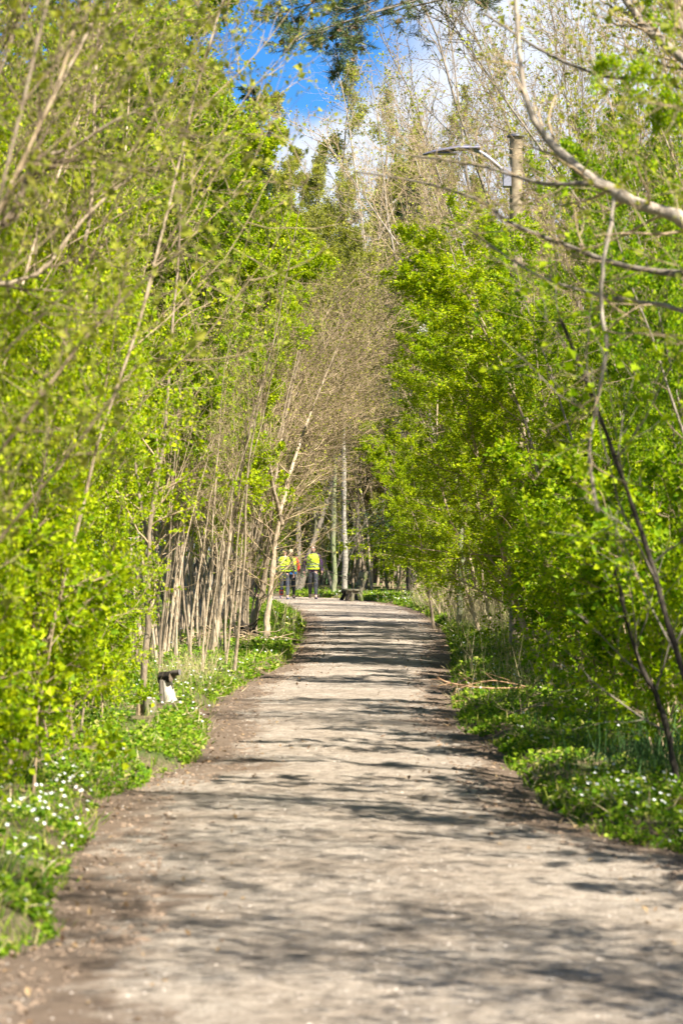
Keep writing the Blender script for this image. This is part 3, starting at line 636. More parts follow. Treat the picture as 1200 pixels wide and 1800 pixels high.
# boughs of a hazel near the camera, reaching in from beyond the left edge of the frame
limb_tree('overhanging_tree', 'grey-white forked boughs reaching up and out from the left edge', 'tree', G(-430, 12), [
    ([G(-430, 12), W(-330, 900, 12), W(-200, 640, 12), W(-60, 470, 12), W(15, 380, 12), W(55, 300, 12), W(70, 272, 12)], .045, .014),
    ([W(70, 272, 12), W(64, 232, 12), W(95, 165, 12.1), W(150, 60, 12.2), W(190, -40, 12.3)], .014, .007),
    ([W(70, 275, 12), W(130, 255, 12.1), W(210, 205, 12.3), W(300, 172, 12.5)], .012, .003),
    ([W(-200, 640, 12), W(-60, 520, 12.1), W(40, 490, 12.2), W(85, 462, 12.3), W(150, 380, 12.4), W(250, 290, 12.6)], .02, .006)],
    'pale', 'olive', seed=8, ntw=16, tl=.75, n2=5, nl=2, lsize=.032)
limb_tree('arching_tree', 'brown whippy boughs with yellow-green leaves arching in low from the left edge', 'tree', G(-420, 10), [
    ([G(-420, 10), W(-300, 1200, 10), W(-120, 960, 10), W(40, 740, 10), W(180, 560, 10.2), W(330, 430, 10.4)], .018, .003),
    ([W(-300, 1200, 10), W(-150, 1130, 10), W(-10, 960, 10), W(120, 800, 10), W(240, 640, 10.2)], .012, .003),
    ([W(-330, 1240, 10), W(-180, 800, 9.8), W(-60, 500, 9.8), W(30, 300, 9.8), W(110, 120, 9.8), W(150, -60, 9.8)], .015, .005)],
    'twig', 'olive', seed=9, ntw=20, tl=.6, n2=5, nl=3, lsize=.036)

# right: the big limbs arching in from a tree beyond the edge of the frame
limb_tree('crooked_maple', 'large tree leaning in from the right edge with thick bare crooked limbs', 'tree', G(1420, 13), [
    ([G(1420, 13), W(1400, 1000, 13), W(1350, 700, 13), W(1280, 480, 13), W(1200, 392, 13), W(1130, 358, 13), W(1080, 335, 13), W(1010, 290, 13.1), W(960, 240, 13.2), W(930, 190, 13.2), W(915, 110, 13.3), W(905, -30, 13.4)], .062, .010),
    ([W(1090, 340, 13), W(1040, 322, 13), W(960, 322, 13.1), W(905, 308, 13.2), W(840, 290, 13.3), W(725, 272, 13.5)], .017, .005),
    ([W(1080, 345, 13), W(1072, 400, 12.95), W(1060, 470, 12.95), W(1056, 540, 12.95), W(1066, 600, 12.95), W(1060, 650, 12.95), W(1048, 715, 12.95), W(1035, 790, 12.95), W(1050, 900, 12.95)], .013, .009),
    ([W(1280, 480, 13), W(1180, 478, 13.2), W(1080, 462, 13.3), W(1000, 432, 13.4), W(900, 392, 13.5), W(840, 350, 13.6), W(745, 320, 13.8), W(620, 300, 14)], .022, .004),
    ([W(1320, 600, 13), W(1180, 540, 13.2), W(1060, 520, 13.3), W(940, 480, 13.4), W(820, 400, 13.6)], .018, .004)],
    'grey', 'olive', seed=12, ntw=14, tl=.6, n2=4, nl=1, lsize=.03)
limb_tree('high_boughs_tree', 'tree with slanting grey boughs crossing the upper right corner', 'tree', G(1460, 15), [
    ([G(1460, 15), W(1450, 800, 15), W(1380, 400, 15), W(1290, 180, 15), W(1200, 100, 15), W(1130, 40, 15), W(1070, -60, 15)], .06, .018),
    ([W(1380, 400, 15), W(1280, 200, 15), W(1180, 145, 15.2), W(1060, 130, 15.3), W(960, 90, 15.5), W(850, 20, 15.7)], .022, .006),
    ([W(1290, 180, 15), W(1205, 60, 15), W(1190, -40, 15)], .03, .02)], 'grey', 'olive', seed=13, ntw=16, tl=.8, n2=5, nl=2, lsize=.032)
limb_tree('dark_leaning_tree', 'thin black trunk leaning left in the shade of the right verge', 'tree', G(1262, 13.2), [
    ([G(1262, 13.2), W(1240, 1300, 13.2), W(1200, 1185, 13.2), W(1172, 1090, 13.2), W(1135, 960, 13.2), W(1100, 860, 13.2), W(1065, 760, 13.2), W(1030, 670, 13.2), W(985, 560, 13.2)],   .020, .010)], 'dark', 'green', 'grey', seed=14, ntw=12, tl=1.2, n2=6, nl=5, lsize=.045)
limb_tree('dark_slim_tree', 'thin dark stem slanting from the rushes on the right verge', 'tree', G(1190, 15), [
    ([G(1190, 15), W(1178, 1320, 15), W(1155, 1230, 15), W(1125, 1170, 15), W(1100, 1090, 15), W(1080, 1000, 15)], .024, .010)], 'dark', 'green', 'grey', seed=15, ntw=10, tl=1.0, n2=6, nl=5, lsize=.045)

# trunks in the middle distance
def straight(name, label, px, d, r, top, bark, seed, lean=0, leaf='bud', h=None, ntw=26, tl=3.2):
    return limb_tree(name, label, 'tree', G(px, d), [([G(px, d), W(px + lean * .2, 1020, d), W(px + lean * .4, 850, d), W(px + lean * .7, (850 + top) / 2, d), W(px + lean, top, d)], r, r * .2)], bark, leaf, 'grey', .07, 3, seed, ntw, tl, 9)
straight('birch_tree', 'tall silver birch trunk with dark bands right behind the bench', 607, 79, .135, 560, 'birch', 21, -6)
straight('aspen_tree', 'smooth greenish grey trunk between the lone walker and the birch', 586, 81, .115, 600, 'green', 22, 4)
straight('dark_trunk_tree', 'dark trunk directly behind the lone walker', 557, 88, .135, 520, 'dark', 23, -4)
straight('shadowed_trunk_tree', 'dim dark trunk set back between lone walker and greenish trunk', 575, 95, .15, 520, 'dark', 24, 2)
straight('mossy_trunk_tree', 'mossy short-looking trunk standing in the dry grass on the right', 806, 47, .075, 600, 'green', 25, 14, 'green', ntw=14, tl=1.5)
limb_tree('bare_spindly_tree', 'bare dark spindly tree standing out against the white cloud', 'tree', G(650, 90), [
    ([G(650, 90), W(655, 700, 90), W(665, 420, 90), W(690, 180, 90)], .11, .02), ([W(657, 620, 90), W(640, 420, 90), W(610, 200, 90), W(590, 110, 90)], .06, .012), ([W(665, 420, 90), W(720, 300, 90), W(745, 200, 90)], .04, .012)],
    'grey', 'bud', 'grey', .06, 0, 26, 30, 2.6, 9)

# conifers
def spruce(name, label, px, d, h, r, seed, low=0.12, dens=1.0, group=None):
    g = np.random.default_rng(seed); o = empty(name, G(px, d)); tag(o, label, 'tree', group)
    b = MB(); P = np.stack([np.zeros(12), np.zeros(12), np.linspace(0, h, 12)], 1); tubes(b, P, np.linspace(r, .012, 12), 9)
    link('trunk', b.mesh('trunk', [BARK['dark']]), o)
    c = MB(); n = int(110 * dens)
    t = low + (1 - low) * g.random(n) ** 0.9; a = g.uniform(0, 6.28, n)
    L = (1 - t) * h * 0.24 + 0.25
    p = np.stack([np.zeros(n), np.zeros(n), t * h], 1)
    D = np.stack([np.cos(a), np.sin(a), 0.25 - 0.5 * (1 - t)], 1)
    A, B = grow(g, p, D, L, np.full(n, .022), 9, .05, -0.25, .25, (0, 0, -0.1)); tubes(c, A, B, 4, 0)
    p, D, l_, r_ = spawn(g, A, B, 16, .12, .9, .42, L, .4, flat=.75, taper=.7)
    A2, B2 = grow(g, p, D, np.maximum(l_, .1), np.full(len(p), .006), 5, .07, -0.55, .4); tubes(c, A2, B2, 3, 0)
    pp, dd = along(g, A2, 15, .02); leaves(c, g, pp, .085, 1, .13, .3, dd * 1.6, .02, .02)
    link('crown', c.mesh('crown', [BARK['dark'], LEAF['spruce']]), o); return o
spruce('spruce_tree', 'dark spruce with drooping boughs behind the bright trees right of the bench', 722, 83, 14.0, .17, 31, .13, 1.3)
spruce('tall_spruce_tree', 'spruce whose dark tip pokes above the leafy wall on the left', 436, 72, 15.6, .2, 32, .1)
spruce('young_spruce_tree', 'small dark spruce low in the shade of the right bend', 800, 72, 6.5, .08, 33, .03)
def pine(px, d):
    g = np.random.default_rng(41); base = G(px, d); o = empty('pine_tree', base)
    tag(o, 'tall pine whose needle boughs hang into the top of the sky gap', 'tree')
    b = MB(); P = spline([[0, 0, -.1], [.1, 0, 4], [-.1, .1, 7], [0, 0, 10], [.2, 0, 13]], 20); R = np.linspace(.15, .04, 20); tubes(b, P, R, 9)
    link('trunk', b.mesh('trunk', [BARK['red']]), o)
    c = MB(); lim = []
    for tgt in ([(480, 28), (540, 5)], [(520, 70), (590, 40)], [(598, 120), (620, 40)], [(560, 60), (620, 10)], [(500, -30), (600, -60)], [(640, -20), (680, -60)], [(620, 90), (650, 20)], [(850, -20), (800, -50)], [(610, 60), (640, 0)], [(530, 20), (610, -30)]):
        (ex, ey), (mx_, my) = tgt; dy = g.uniform(-.8, .8)
        e = W(ex, ey, d + dy) - base; m = W(mx_, my, d + dy * .5) - base
        s = np.array([0.05, 0, m[2] + 0.5 + g.uniform(-.3, .5)])
        lim.append(spline([s, (s + m) / 2 + [0, 0, .25], m, e], 10))
    A = np.array(lim); B = np.repeat(np.linspace(.018, .006, 10)[None], len(A), 0); tubes(c, A, B, 5, 0)
    L = np.full(len(A), .62)
    p, D, l_, r_ = spawn(g, A, B, 13, .35, .8, .75, L, .6, taper=.3)
    A2, B2 = grow(g, p, D, l_, np.full(len(p), .006), 6, .2, .2, .5, (0, 0, -.2)); tubes(c, A2, B2, 4, 0)
    p, D, l_, r_ = spawn(g, A2, B2, 6, .2, .7, .5, l_, .6, taper=.3)
    A3, B3 = grow(g, p, D, l_, np.full(len(p), .0035), 4, .2, .4, .5); tubes(c, A3, B3, 3, 0)
    pp, dd = along(g, A3, 46, .25); leaves(c, g, pp, .065, 1, .045, .2, dd * .7, .0, .01)
    k = g.random(len(A3)) < .35; cn = A3[k][:, -1]; leaves(c, g, cn, .07, 2, .4, .2)
    link('crown', c.mesh('crown', [BARK['grey'], LEAF['pine'], LEAF['brown']]), o)
pine(1265, 30)

# ------------------------------------------------------------------ small built things
def bm_box(mb, size, loc, rot=None, m=0, bev=0.006, wob=0.0, seed=0):
    bm = bmesh.new(); bmesh.ops.create_cube(bm, size=1)
    for v in bm.verts: v.co = Vector((v.co.x * size[0], v.co.y * size[1], v.co.z * size[2]))
    if bev: bmesh.ops.bevel(bm, geom=bm.edges[:], offset=bev, segments=2, affect='EDGES')
    if wob:
        g = random.Random(seed)
        for v in bm.verts: v.co += Vector((g.gauss(0, wob), g.gauss(0, wob), g.gauss(0, wob)))
    M = Matrix.Translation(loc) @ (rot.to_4x4() if rot else Matrix())
    bmesh.ops.transform(bm, matrix=M, verts=bm.verts)
    bm_add(mb, bm, m, False)
def bm_add(mb, bm, m=0, smooth=True):
    bmesh.ops.triangulate(bm, faces=[f for f in bm.faces if len(f.verts) > 4]); bm.verts.index_update()
    v = np.array([x.co for x in bm.verts])
    f = np.array([[q.index for q in p.verts] + ([-1] if len(p.verts) == 3 else []) for p in bm.faces]); bm.free()
    mb.v.append(v); mb.f.append(np.where(f >= 0, f + mb.n, -1)); mb.m.append(np.full(len(f), m)); mb.sm.append(np.full(len(f), smooth)); mb.n += len(v)
def loft(mb, rings, sides=16, m=0, cap=True):
    """rings: (cx, cy, cz, rx, ry) or with tilt"""
    a = np.arange(sides) * 2 * math.pi / sides
    v = np.concatenate([np.stack([cx + rx * np.cos(a), cy + ry * np.sin(a), np.full(sides, cz)], 1) for cx, cy, cz, rx, ry in rings])
    n = len(rings); idx = np.arange(n * sides).reshape(n, sides)
    f = np.stack([idx[:-1], np.roll(idx[:-1], -1, 1), np.roll(idx[1:], -1, 1), idx[1:]], -1).reshape(-1, 4)
    mb.add(v, f, m, True)
    if cap:
        for k, flip in ((0, True), (n - 1, False)):
            cx, cy, cz, rx, ry = rings[k]
            vv = np.vstack([v[k * sides:(k + 1) * sides], [[cx, cy, cz]]])
            ff = np.array([[(i + 1) % sides, i, sides] if flip else [i, (i + 1) % sides, sides] for i in range(sides)])
            mb.add(vv, ff, m, True)

# street lamp: wooden pole, arm and flat luminaire over the path
LD = 37.0
px_, pz_ = GX(907, LD), W(0, 240, LD)[2]
zb = float(H(px_, LD))
lamp = tag(empty('street_lamp', (px_, LD, zb)), 'street lamp with grey flat head on a beige wooden pole among the branches', 'street lamp')
b = MB(); z0 = pz_ - zb
tubes(b, [[0, 0, -.1], [0, 0, z0 * .3], [0, 0, z0 * .6], [0, 0, z0]], [.115, .108, .102, .097], 18, 0, True); link('pole', b.mesh('pole', [plain('pole_wood', (0.25, 0.195, 0.12), 0.8, 0, 0.2, 9)]), lamp)
b = MB(); loft(b, [(0, 0, z0 + .003, .135, .135), (0, 0, z0 + .03, .135, .135), (0, 0, z0 + .05, .09, .09)], 18); link('cap', b.mesh('cap', [plain('lamp_dark', (.06, .06, .07), .5)]), lamp)
zh = W(0, 262, LD)[2] - zb
b = MB(); tubes(b, spline([[-.10, 0, zh - .42], [-.30, 0, zh - .22], [-.55, 0, zh - .03], [-.72, 0, zh + .0]], 14), np.full(14, .03), 10, 0, True); bm_box(b, (.12, .2, .3), (-.14, 0, zh - .42)); link('arm', b.mesh('arm', [plain('lamp_grey', (.26, .26, .30), .45, .3)]), lamp)
b = MB()
for k, (x0, x1, hz, wy) in enumerate(((-1.43, -.86, .05, .13), (-.88, -.55, .07, .12))):
    n = 9; xs = np.linspace(x0, x1, n); R = []
    a = np.arange(14) * 2 * math.pi / 14; v = []
    for j, xx in enumerate(xs):
        s = math.sin(math.pi * min(1, (j + .6) / 5) / 2) if k == 0 else 1 - .25 * j / n
        v.append(np.stack([np.full(14, xx), wy * s * np.cos(a), zh + .02 - .10 * (0 if k else (n - 1 - j) / n) + np.where(np.sin(a) > 0, hz * s * np.sin(a), .022 * np.sin(a)) + .07 * (xx + .55) / .9 * (0 if k == 0 else .4)], 1))
    idx = np.arange(n * 14).reshape(n, 14)
    b.add(np.concatenate(v), np.stack([idx[:-1], np.roll(idx[:-1], -1, 1), np.roll(idx[1:], -1, 1), idx[1:]], -1).reshape(-1, 4), 0, True)
    for kk in (0, n - 1): b.add(np.vstack([v[kk], v[kk].mean(0)[None]]), np.array([[i, (i + 1) % 14, 14] for i in range(14)]), 0, True)
hd = link('lamp_head', b.mesh('lamp_head', [plain('lamp_body', (.13, .125, .17), .45, .2)]), lamp)
b = MB(); bm_box(b, (.42, .18, .02), (-1.12, 0, zh - .055), None, 0, .004); link('lens', b.mesh('lens', [plain('lamp_lens', (.10, .10, .12), .2)]), hd)

# bench at the bend, seen from its end
BD = 74.0
bx = GX(622, BD); bz = float(H(bx + .15, BD))
bench = tag(empty('park_bench', (bx, BD, bz), math.radians(6)), 'rustic mossy wooden bench seen from its end beside the birch trunk', 'bench')
wm1 = BARK['weathered']
for nm, size, loc, rot in (('seat', (.19, 1.6, .055), (-.16, .5, .44), None), ('seat', (.19, 1.6, .055), (.05, .5, .445), None),
                           ('backrest', (.05, 1.6, .17), (.26, .5, .66), Matrix.Rotation(.22, 3, 'Y')), ('backrest', (.05, 1.6, .17), (.31, .5, .90), Matrix.Rotation(.22, 3, 'Y'))):
    b = MB(); bm_box(b, size, loc, rot, 0, .012, .004, 3); link(nm, b.mesh(nm, [wm1]), bench)
for yy in (-.2, 1.2):
    b = MB(); bm_box(b, (.5, .09, .09), (-.02, yy, .375), None, 0, .012, .004, 4); link('seat_frame', b.mesh('seat_frame', [wm1]), bench)
    for xs, mt in ((((-.34, -.02), (-.12, .37)), BARK['dark']), (((-.13, -.02), (-.04, .37)), wm1), (((.25, -.02), (.16, .37)), wm1), (((.16, .3), (.38, 1.02)), wm1)):
        b = MB(); (xa, za), (xb, zb_) = xs
        tubes(b, [[xa, yy, za], [(xa + xb) / 2, yy, (za + zb_) / 2], [xb, yy, zb_]], [.055, .058, .05], 10, 0, True)
        link('leg' if zb_ < .5 else 'back_post', b.mesh('leg', [mt]), bench)

# stumps
def rough_log(mb, p0, p1, r0, r1, seed, m=0, sides=18, n=10, rough=.08, capm=None, flare=0.0):
    g = np.random.default_rng(seed); p0 = np.array(p0, float); p1 = np.array(p1, float)
    t = np.linspace(0, 1, n)[:, None]; P = p0 + (p1 - p0) * t
    T = norm((p1 - p0)[None])[0]; ref = np.array([0, 1., 0]) if abs(T[2]) > .7 else np.array([0, 0, 1.])
    U = norm(np.cross(T, ref)[None])[0]; V = np.cross(T, U); a = np.arange(sides) * 2 * math.pi / sides
    ph = g.uniform(0, 6.28, 4); lob = 1 + rough * (np.sin(2 * a + ph[0]) + .8 * np.sin(3 * a + ph[1]) + .6 * np.sin(5 * a + ph[2]))
    R = (r0 + (r1 - r0) * t[:, 0] + flare * np.exp(-t[:, 0] * 5))[:, None] * lob[None] * (1 + g.normal(0, rough * .35, (n, sides)))
    v = P[:, None] + R[..., None] * (np.cos(a)[None, :, None] * U + np.sin(a)[None, :, None] * V)
    idx = np.arange(n * sides).reshape(n, sides)
    mb.add(v.reshape(-1, 3), np.stack([idx[:-1], np.roll(idx[:-1], -1, 1), np.roll(idx[1:], -1, 1), idx[1:]], -1).reshape(-1, 4), m, True)
    for k, c in ((0, P[0]), (n - 1, P[-1])):
        mb.add(np.vstack([v[k], c[None]]), np.array([[i, (i + 1) % sides, sides] for i in range(sides)]), m if capm is None else capm, False)
sx_ = GX(297, 24); sz_ = float(H(sx_, 24))
st = tag(empty('tree_stump', (sx_, 24, sz_)), 'pale bark-stripped stump on the left verge with a dark log on top', 'stump')
b = MB(); rough_log(b, (.02, 0, -.06), (-.03, .03, .20), .068, .055, 51, 0, 20, 12, .12, None, .03); link('stem', b.mesh('stem', [BARK['wood']]), st)
b = MB(); rough_log(b, (-.065, -.02, -.05), (-.075, .0, .21), .032, .022, 52, 0, 12); link('bark', b.mesh('bark', [BARK['grey']]), st)
lg = tag(empty('log', (sx_, 24, sz_ + .205)), 'dark rotting log chunk with a stubby knob lying on the pale stump', 'log')
b = MB(); rough_log(b, (-.08, .11, .025), (.04, -.05, .045), .052, .047, 53, 0, 20, 12, .16, 1); link('log_body', b.mesh('log_body', [BARK['dark'], plain('rotten_wood', (.13, .095, .06), .95, 0, .25, 25, .4)]), lg)
b = MB(); rough_log(b, (.03, -.04, .075), (.115, -.07, .085), .028, .032, 54, 0, 14, 6, .06, 1); link('knob', b.mesh('knob', [BARK['dark'], plain('knob_wood', (.15, .135, .125), .9, 0, .2, 20)]), lg)
sx_ = GX(257, 21.8); sz_ = float(H(sx_, 21.8))
st = tag(empty('split_stump', (sx_, 21.8, sz_)), 'low grey-brown split stump with a flat sawn top in the left grass', 'stump')
b = MB(); rough_log(b, (.03, 0, -.08), (.035, 0, .15), .062, .068, 55, 0, 18, 10, .09, 1, .02); link('stem', b.mesh('stem', [BARK['weathered'], BARK['wood']]), st)
b = MB(); rough_log(b, (-.06, .02, -.08), (-.055, .02, .09), .04, .03, 56, 0, 14, 8, .1); link('splinter', b.mesh('splinter', [BARK['twig']]), st)

# upturned root and brush heap by the two leaning trunks
rx, rd = GX(428, 38.4), 38.4; rz_ = float(H(rx, rd))
rt = tag(empty('root_stump', (rx, rd, rz_)), 'dark hollow upturned root beside the stout leaning trunks on the left', 'root')
g = np.random.default_rng(61); b = MB()
rough_log(b, (-.05, .1, -.05), (.06, -.05, .26), .12, .08, 62, 0, 18, 10, .16)
a = g.uniform(0, 6.28, 16); D = np.stack([np.cos(a), np.sin(a) * .5, g.uniform(-.1, .9, 16)], 1)
P, R = grow(g, np.tile([[.02, 0, .18]], (16, 1)), D, g.uniform(.2, .38, 16), np.full(16, .028), 8, .35, -.2, .3); tubes(b, P, R, 7)
link('roots', b.mesh('roots', [BARK['dark']]), rt)
br = tag(empty('brush_heap', (GX(412, 38), 38, float(H(GX(412, 38), 38)))), 'heap of thin dry twigs piled against the dark root', 'brush pile')
b = MB(); n = 70; p = np.stack([g.normal(0, .28, n), g.normal(0, .3, n), g.uniform(0, .2, n)], 1); D = np.stack([g.normal(0, 1, n), g.normal(0, .5, n), g.normal(.15, .3, n)], 1)
P, R = grow(g, p, D, g.uniform(.25, .7, n), g.uniform(.004, .009, n), 7, .16, -.1, .4); tubes(b, P, R, 4)
link('twigs', b.mesh('twigs', [BARK['twig']]), br)

# dead branches lying on or sticking out of the verges
def branch(name, label, limbs, bark='twig', seed=70, nt=8, tl=.35):
    g = np.random.default_rng(seed); o0 = np.array(limbs[0][0][0]); o = tag(empty(name, o0), label, 'branch')
    b = MB()
    for pts, r0, r1 in limbs:
        P = spline(np.asarray(pts) - o0, 20); R = np.linspace(r0, r1, 20); tubes(b, P, R, 7, 0, True)
        p, d, l_, r_ = spawn(g, P[None], R[None], nt, .2, .6, 1.0, np.array([tl]), .5)
        A, B = grow(g, p, d, l_, np.clip(r_, .002, .006), 6, .14, .1, .4); tubes(b, A, B, 4)
    link('stick', b.mesh('stick', [BARK[bark]]), o)
branch('fallen_branch', 'long dry forked branch sticking out over the right verge', [
    ([W(1090, 1185, 25), W(1000, 1203, 24.9), W(930, 1208, 24.7), W(850, 1209, 24.5), W(790, 1200, 24.4), W(768, 1190, 24.3)], .014, .005), ([W(940, 1208, 24.7), W(880, 1225, 24.5), W(800, 1232, 24.3)], .008, .003),
    ([W(930, 1208, 24.7), W(860, 1196, 24.2), W(800, 1212, 24)], .006, .003)], 'red', 71, 9)
branch('curled_branch', 'tangle of thin dead curling branches at the right verge', [
    ([W(960, 1310, 21), W(925, 1285, 21), W(912, 1255, 21), W(925, 1228, 21), W(960, 1215, 21)], .008, .003), ([W(905, 1290, 21), W(920, 1250, 21.1), W(960, 1236, 21.2), W(1010, 1262, 21.3)], .007, .003),
    ([W(890, 1255, 21), W(950, 1240, 21), W(1030, 1250, 21.2), W(1120, 1290, 21.3)], .008, .003), ([W(1000, 1330, 20.5), W(960, 1290, 20.6), W(900, 1252, 20.8)], .007, .003)], 'twig', 72, 9)
branch('cut_branch', 'small bundle of cut sticks lying in the white flowers at the right', [
    ([W(1014, 1425, 14.6), W(1045, 1455, 14.3), W(1095, 1478, 14.1)], .011, .007), ([W(1050, 1443, 14.5), W(1110, 1455, 14.3), W(1180, 1478, 14.1)], .012, .007), ([W(1100, 1470, 14.2), W(1150, 1490, 13.9), W(1200, 1500, 13.7)], .012, .008)], 'twig', 73, 3, .15)
def sprout():
    d = 14.0; o0 = G(1205, d); o = tag(empty('tree_sprout', o0), 'cut forked sapling stub with fresh yellow leaves at the right edge', 'sapling'); g = np.random.default_rng(75)
    b = MB(); c = MB()
    for pts in ([G(1205, d), W(1180, 1440, d), W(1160, 1412, d)], [W(1185, 1446, d), W(1188, 1425, d), W(1196, 1400, d)], [G(1215, d), W(1200, 1440, d), W(1190, 1434, d)]):
        P = spline(np.array(pts) - o0, 12); tubes(b, P, np.linspace(.013, .009, 12), 8, 0, True)
        pp, dd = along(g, P[None], 34, .55); leaves(c, g, pp, .036, 0, .42, .5, None, .18, .02)
    link('stem', b.mesh('stem', [BARK['red']]), o); link('foliage', c.mesh('foliage', [LEAF['olive']]), o)
sprout()

# ------------------------------------------------------------------ people
def skin(name, joints, bones, mats, parent, sub=2, root=0):
    me = bpy.data.meshes.new(name); me.from_pydata([j[0] for j in joints], bones, [])
    o = bpy.data.objects.new(name, me); COL.objects.link(o)
    m = o.modifiers.new('s', 'SKIN'); m.use_smooth_shade = True; m.branch_smoothing = 0.5
    for k, (v, j) in enumerate(zip(me.skin_vertices[0].data, joints)):
        r = j[1]; v.radius = (r, r) if isinstance(r, (int, float)) else r
        v.use_root = (k == root)
    s = o.modifiers.new('d', 'SUBSURF'); s.levels = sub; s.render_levels = sub
    bpy.context.view_layer.update()
    ev = o.evaluated_get(bpy.context.evaluated_depsgraph_get())
    nm = bpy.data.meshes.new_from_object(ev); nm.name = name
    for x in mats: nm.materials.append(x)
    for p in nm.polygons: p.use_smooth = True
    bpy.data.objects.remove(o); bpy.data.meshes.remove(me)
    return link(name, nm, parent)
SKIN = plain('skin', (.62, .36, .27), .5, 0, .06, 60)
VEST = plain('hi_vis', (.62, .86, .02), .6, 0, .10, 14, .5); BAND = plain('reflective_band', (.24, .27, .16), .35, .1, .1)
HAIRM = dict(blond=plain('hair_blond', (.36, .26, .12), .6, 0, .2, 90), grey=plain('hair_grey', (.26, .20, .15), .6, 0, .2, 90), fair=plain('hair_fair', (.46, .36, .21), .6, 0, .2, 90))
def person(label, px, d, h, jacket, trousers, shoe, hair, stride=.16, turn=0.0, wide=1.0, bald=False, gaiter=None, collar=None, hip_patch=None):
    """figure facing the camera (-Y), walking; all in a 1.70 m body scaled to h"""
    x = GX(px, d); s = h / 1.72
    o = tag(empty('person', (x, d, float(path_z(x, d))), turn, s), label, 'person')
    J = []; B = []
    def j(p, r, par=None):
        J.append((p, r)); 
        if par is not None: B.append((par, len(J) - 1))
        return len(J) - 1
    W_ = wide
    pel = j((0, .01, .95), (.135 * W_, .105)); wai = j((0, 0, 1.10), (.12 * W_, .095), pel); che = j((0, 0, 1.30), (.145 * W_, .11), wai); upc = j((0, .01, 1.42), (.115, .085), che)
    nk = j((0, .0, 1.50), .052, upc); hd = j((0, -.012, 1.575), (.066, .08), nk); cr = j((0, 0, 1.65), (.068, .085), hd); j((0, .005, 1.70), (.04, .05), cr)
    hands = []
    for q in (-1, 1):
        sw = -q * .10
        sh = j((q * .165 * W_, .01, 1.405), .058, upc); el = j((q * .235 * W_, sw * .5 + .02, 1.14), .043, sh); wr = j((q * .245 * W_, sw - .05, .90), .029, el); pm = j((q * .243 * W_, sw - .07, .835), (.022, .036), wr); hands.append(pm)
    legs = []
    for q in (-1, 1):
        ph = q * stride
        hp = j((q * .085, 0, .90), (.088, .095), pel); kn = j((q * .088, -ph * .55 - .02, .49), .056, hp); an = j((q * .085, -ph + (.05 if ph < 0 else 0), .10 + (.03 if ph < 0 else 0)), .038, kn)
        legs.append((hp, kn, an)); ft = j((q * .095, -ph - .13, .045), (.04, .03), an)
    body = skin('body', J, B, [SKIN], o)
    # fingers: four unequal bent fingers and a thumb from the side of the palm, on each hand
    for q, pm in zip((-1, 1), hands):
        c = Vector(J[pm][0]); fj = []; fb = []
        fj.append((tuple(c + Vector((0, 0, .01))), .016))
        for k, ln in enumerate((.068, .078, .072, .055)):
            y0 = -.03 + .02 * k; a0 = len(fj)
            fj += [(tuple(c + Vector((0, y0, -.035))), .0095), (tuple(c + Vector((-q * .006, y0, -.035 - ln * .5))), .0085), (tuple(c + Vector((-q * .024, y0, -.035 - ln * .95))), .0075)]
            fb += [(0, a0), (a0, a0 + 1), (a0 + 1, a0 + 2)]
        a0 = len(fj); fj += [(tuple(c + Vector((0, -.04, .0))), .011), (tuple(c + Vector((-q * .012, -.062, -.028))), .0095), (tuple(c + Vector((-q * .022, -.066, -.055))), .008)]
        fb += [(0, a0), (a0, a0 + 1), (a0 + 1, a0 + 2)]
        skin('fingers', fj, fb, [SKIN], o, 1)
    # jacket over trunk and arms
    K = []; KB = []
    def kj(p, r, par=None):
        K.append((p, r))
        if par is not None: KB.append((par, len(K) - 1))
        return len(K) - 1
    a0 = kj((0, .01, .86), (.175 * W_, .135)); a1 = kj((0, .005, 1.0), (.168 * W_, .13), a0); a2 = kj((0, 0, 1.15), (.155 * W_, .125), a1); a3 = kj((0, 0, 1.31), (.17 * W_, .13), a2); a4 = kj((0, .01, 1.425), (.125, .10), a3); kj((0, .01, 1.485), (.07, .068), a4)
    for q in (-1, 1):
        sw = -q * .10
        e0 = kj((q * .175 * W_, .01, 1.40), .074, a4); e1 = kj((q * .205 * W_, .01 + sw * .25, 1.27), .066, e0); e2 = kj((q * .24 * W_, sw * .5 + .02, 1.14), .060, e1); e3 = kj((q * .247 * W_, sw * .8 - .02, 1.0), .052, e2); kj((q * .247 * W_, sw - .05, .895), .044, e3)
    skin('jacket', K, KB, [jacket], o)
    # trousers
    K = []; KB = []
    t0 = kj((0, .01, .97), (.14 * W_, .112)); t1 = kj((0, .01, .90), (.15 * W_, .115), t0)
    for (hp, kn, an), q in zip(legs, (-1, 1)):
        u = Vector(J[hp][0]) + Vector((q * .005, 0, -.04)); k_ = Vector(J[kn][0]); a_ = Vector(J[an][0])
        e1 = kj(tuple(u), (.097, .10), t1); e2 = kj(tuple((u + k_) / 2), .083, e1); e3 = kj(tuple(k_), .067, e2); e4 = kj(tuple((k_ + a_) / 2), .066, e3); kj(tuple(a_ + Vector((0, .005, .02))), .052, e4)
    skin('trousers', K, KB, [trousers], o)
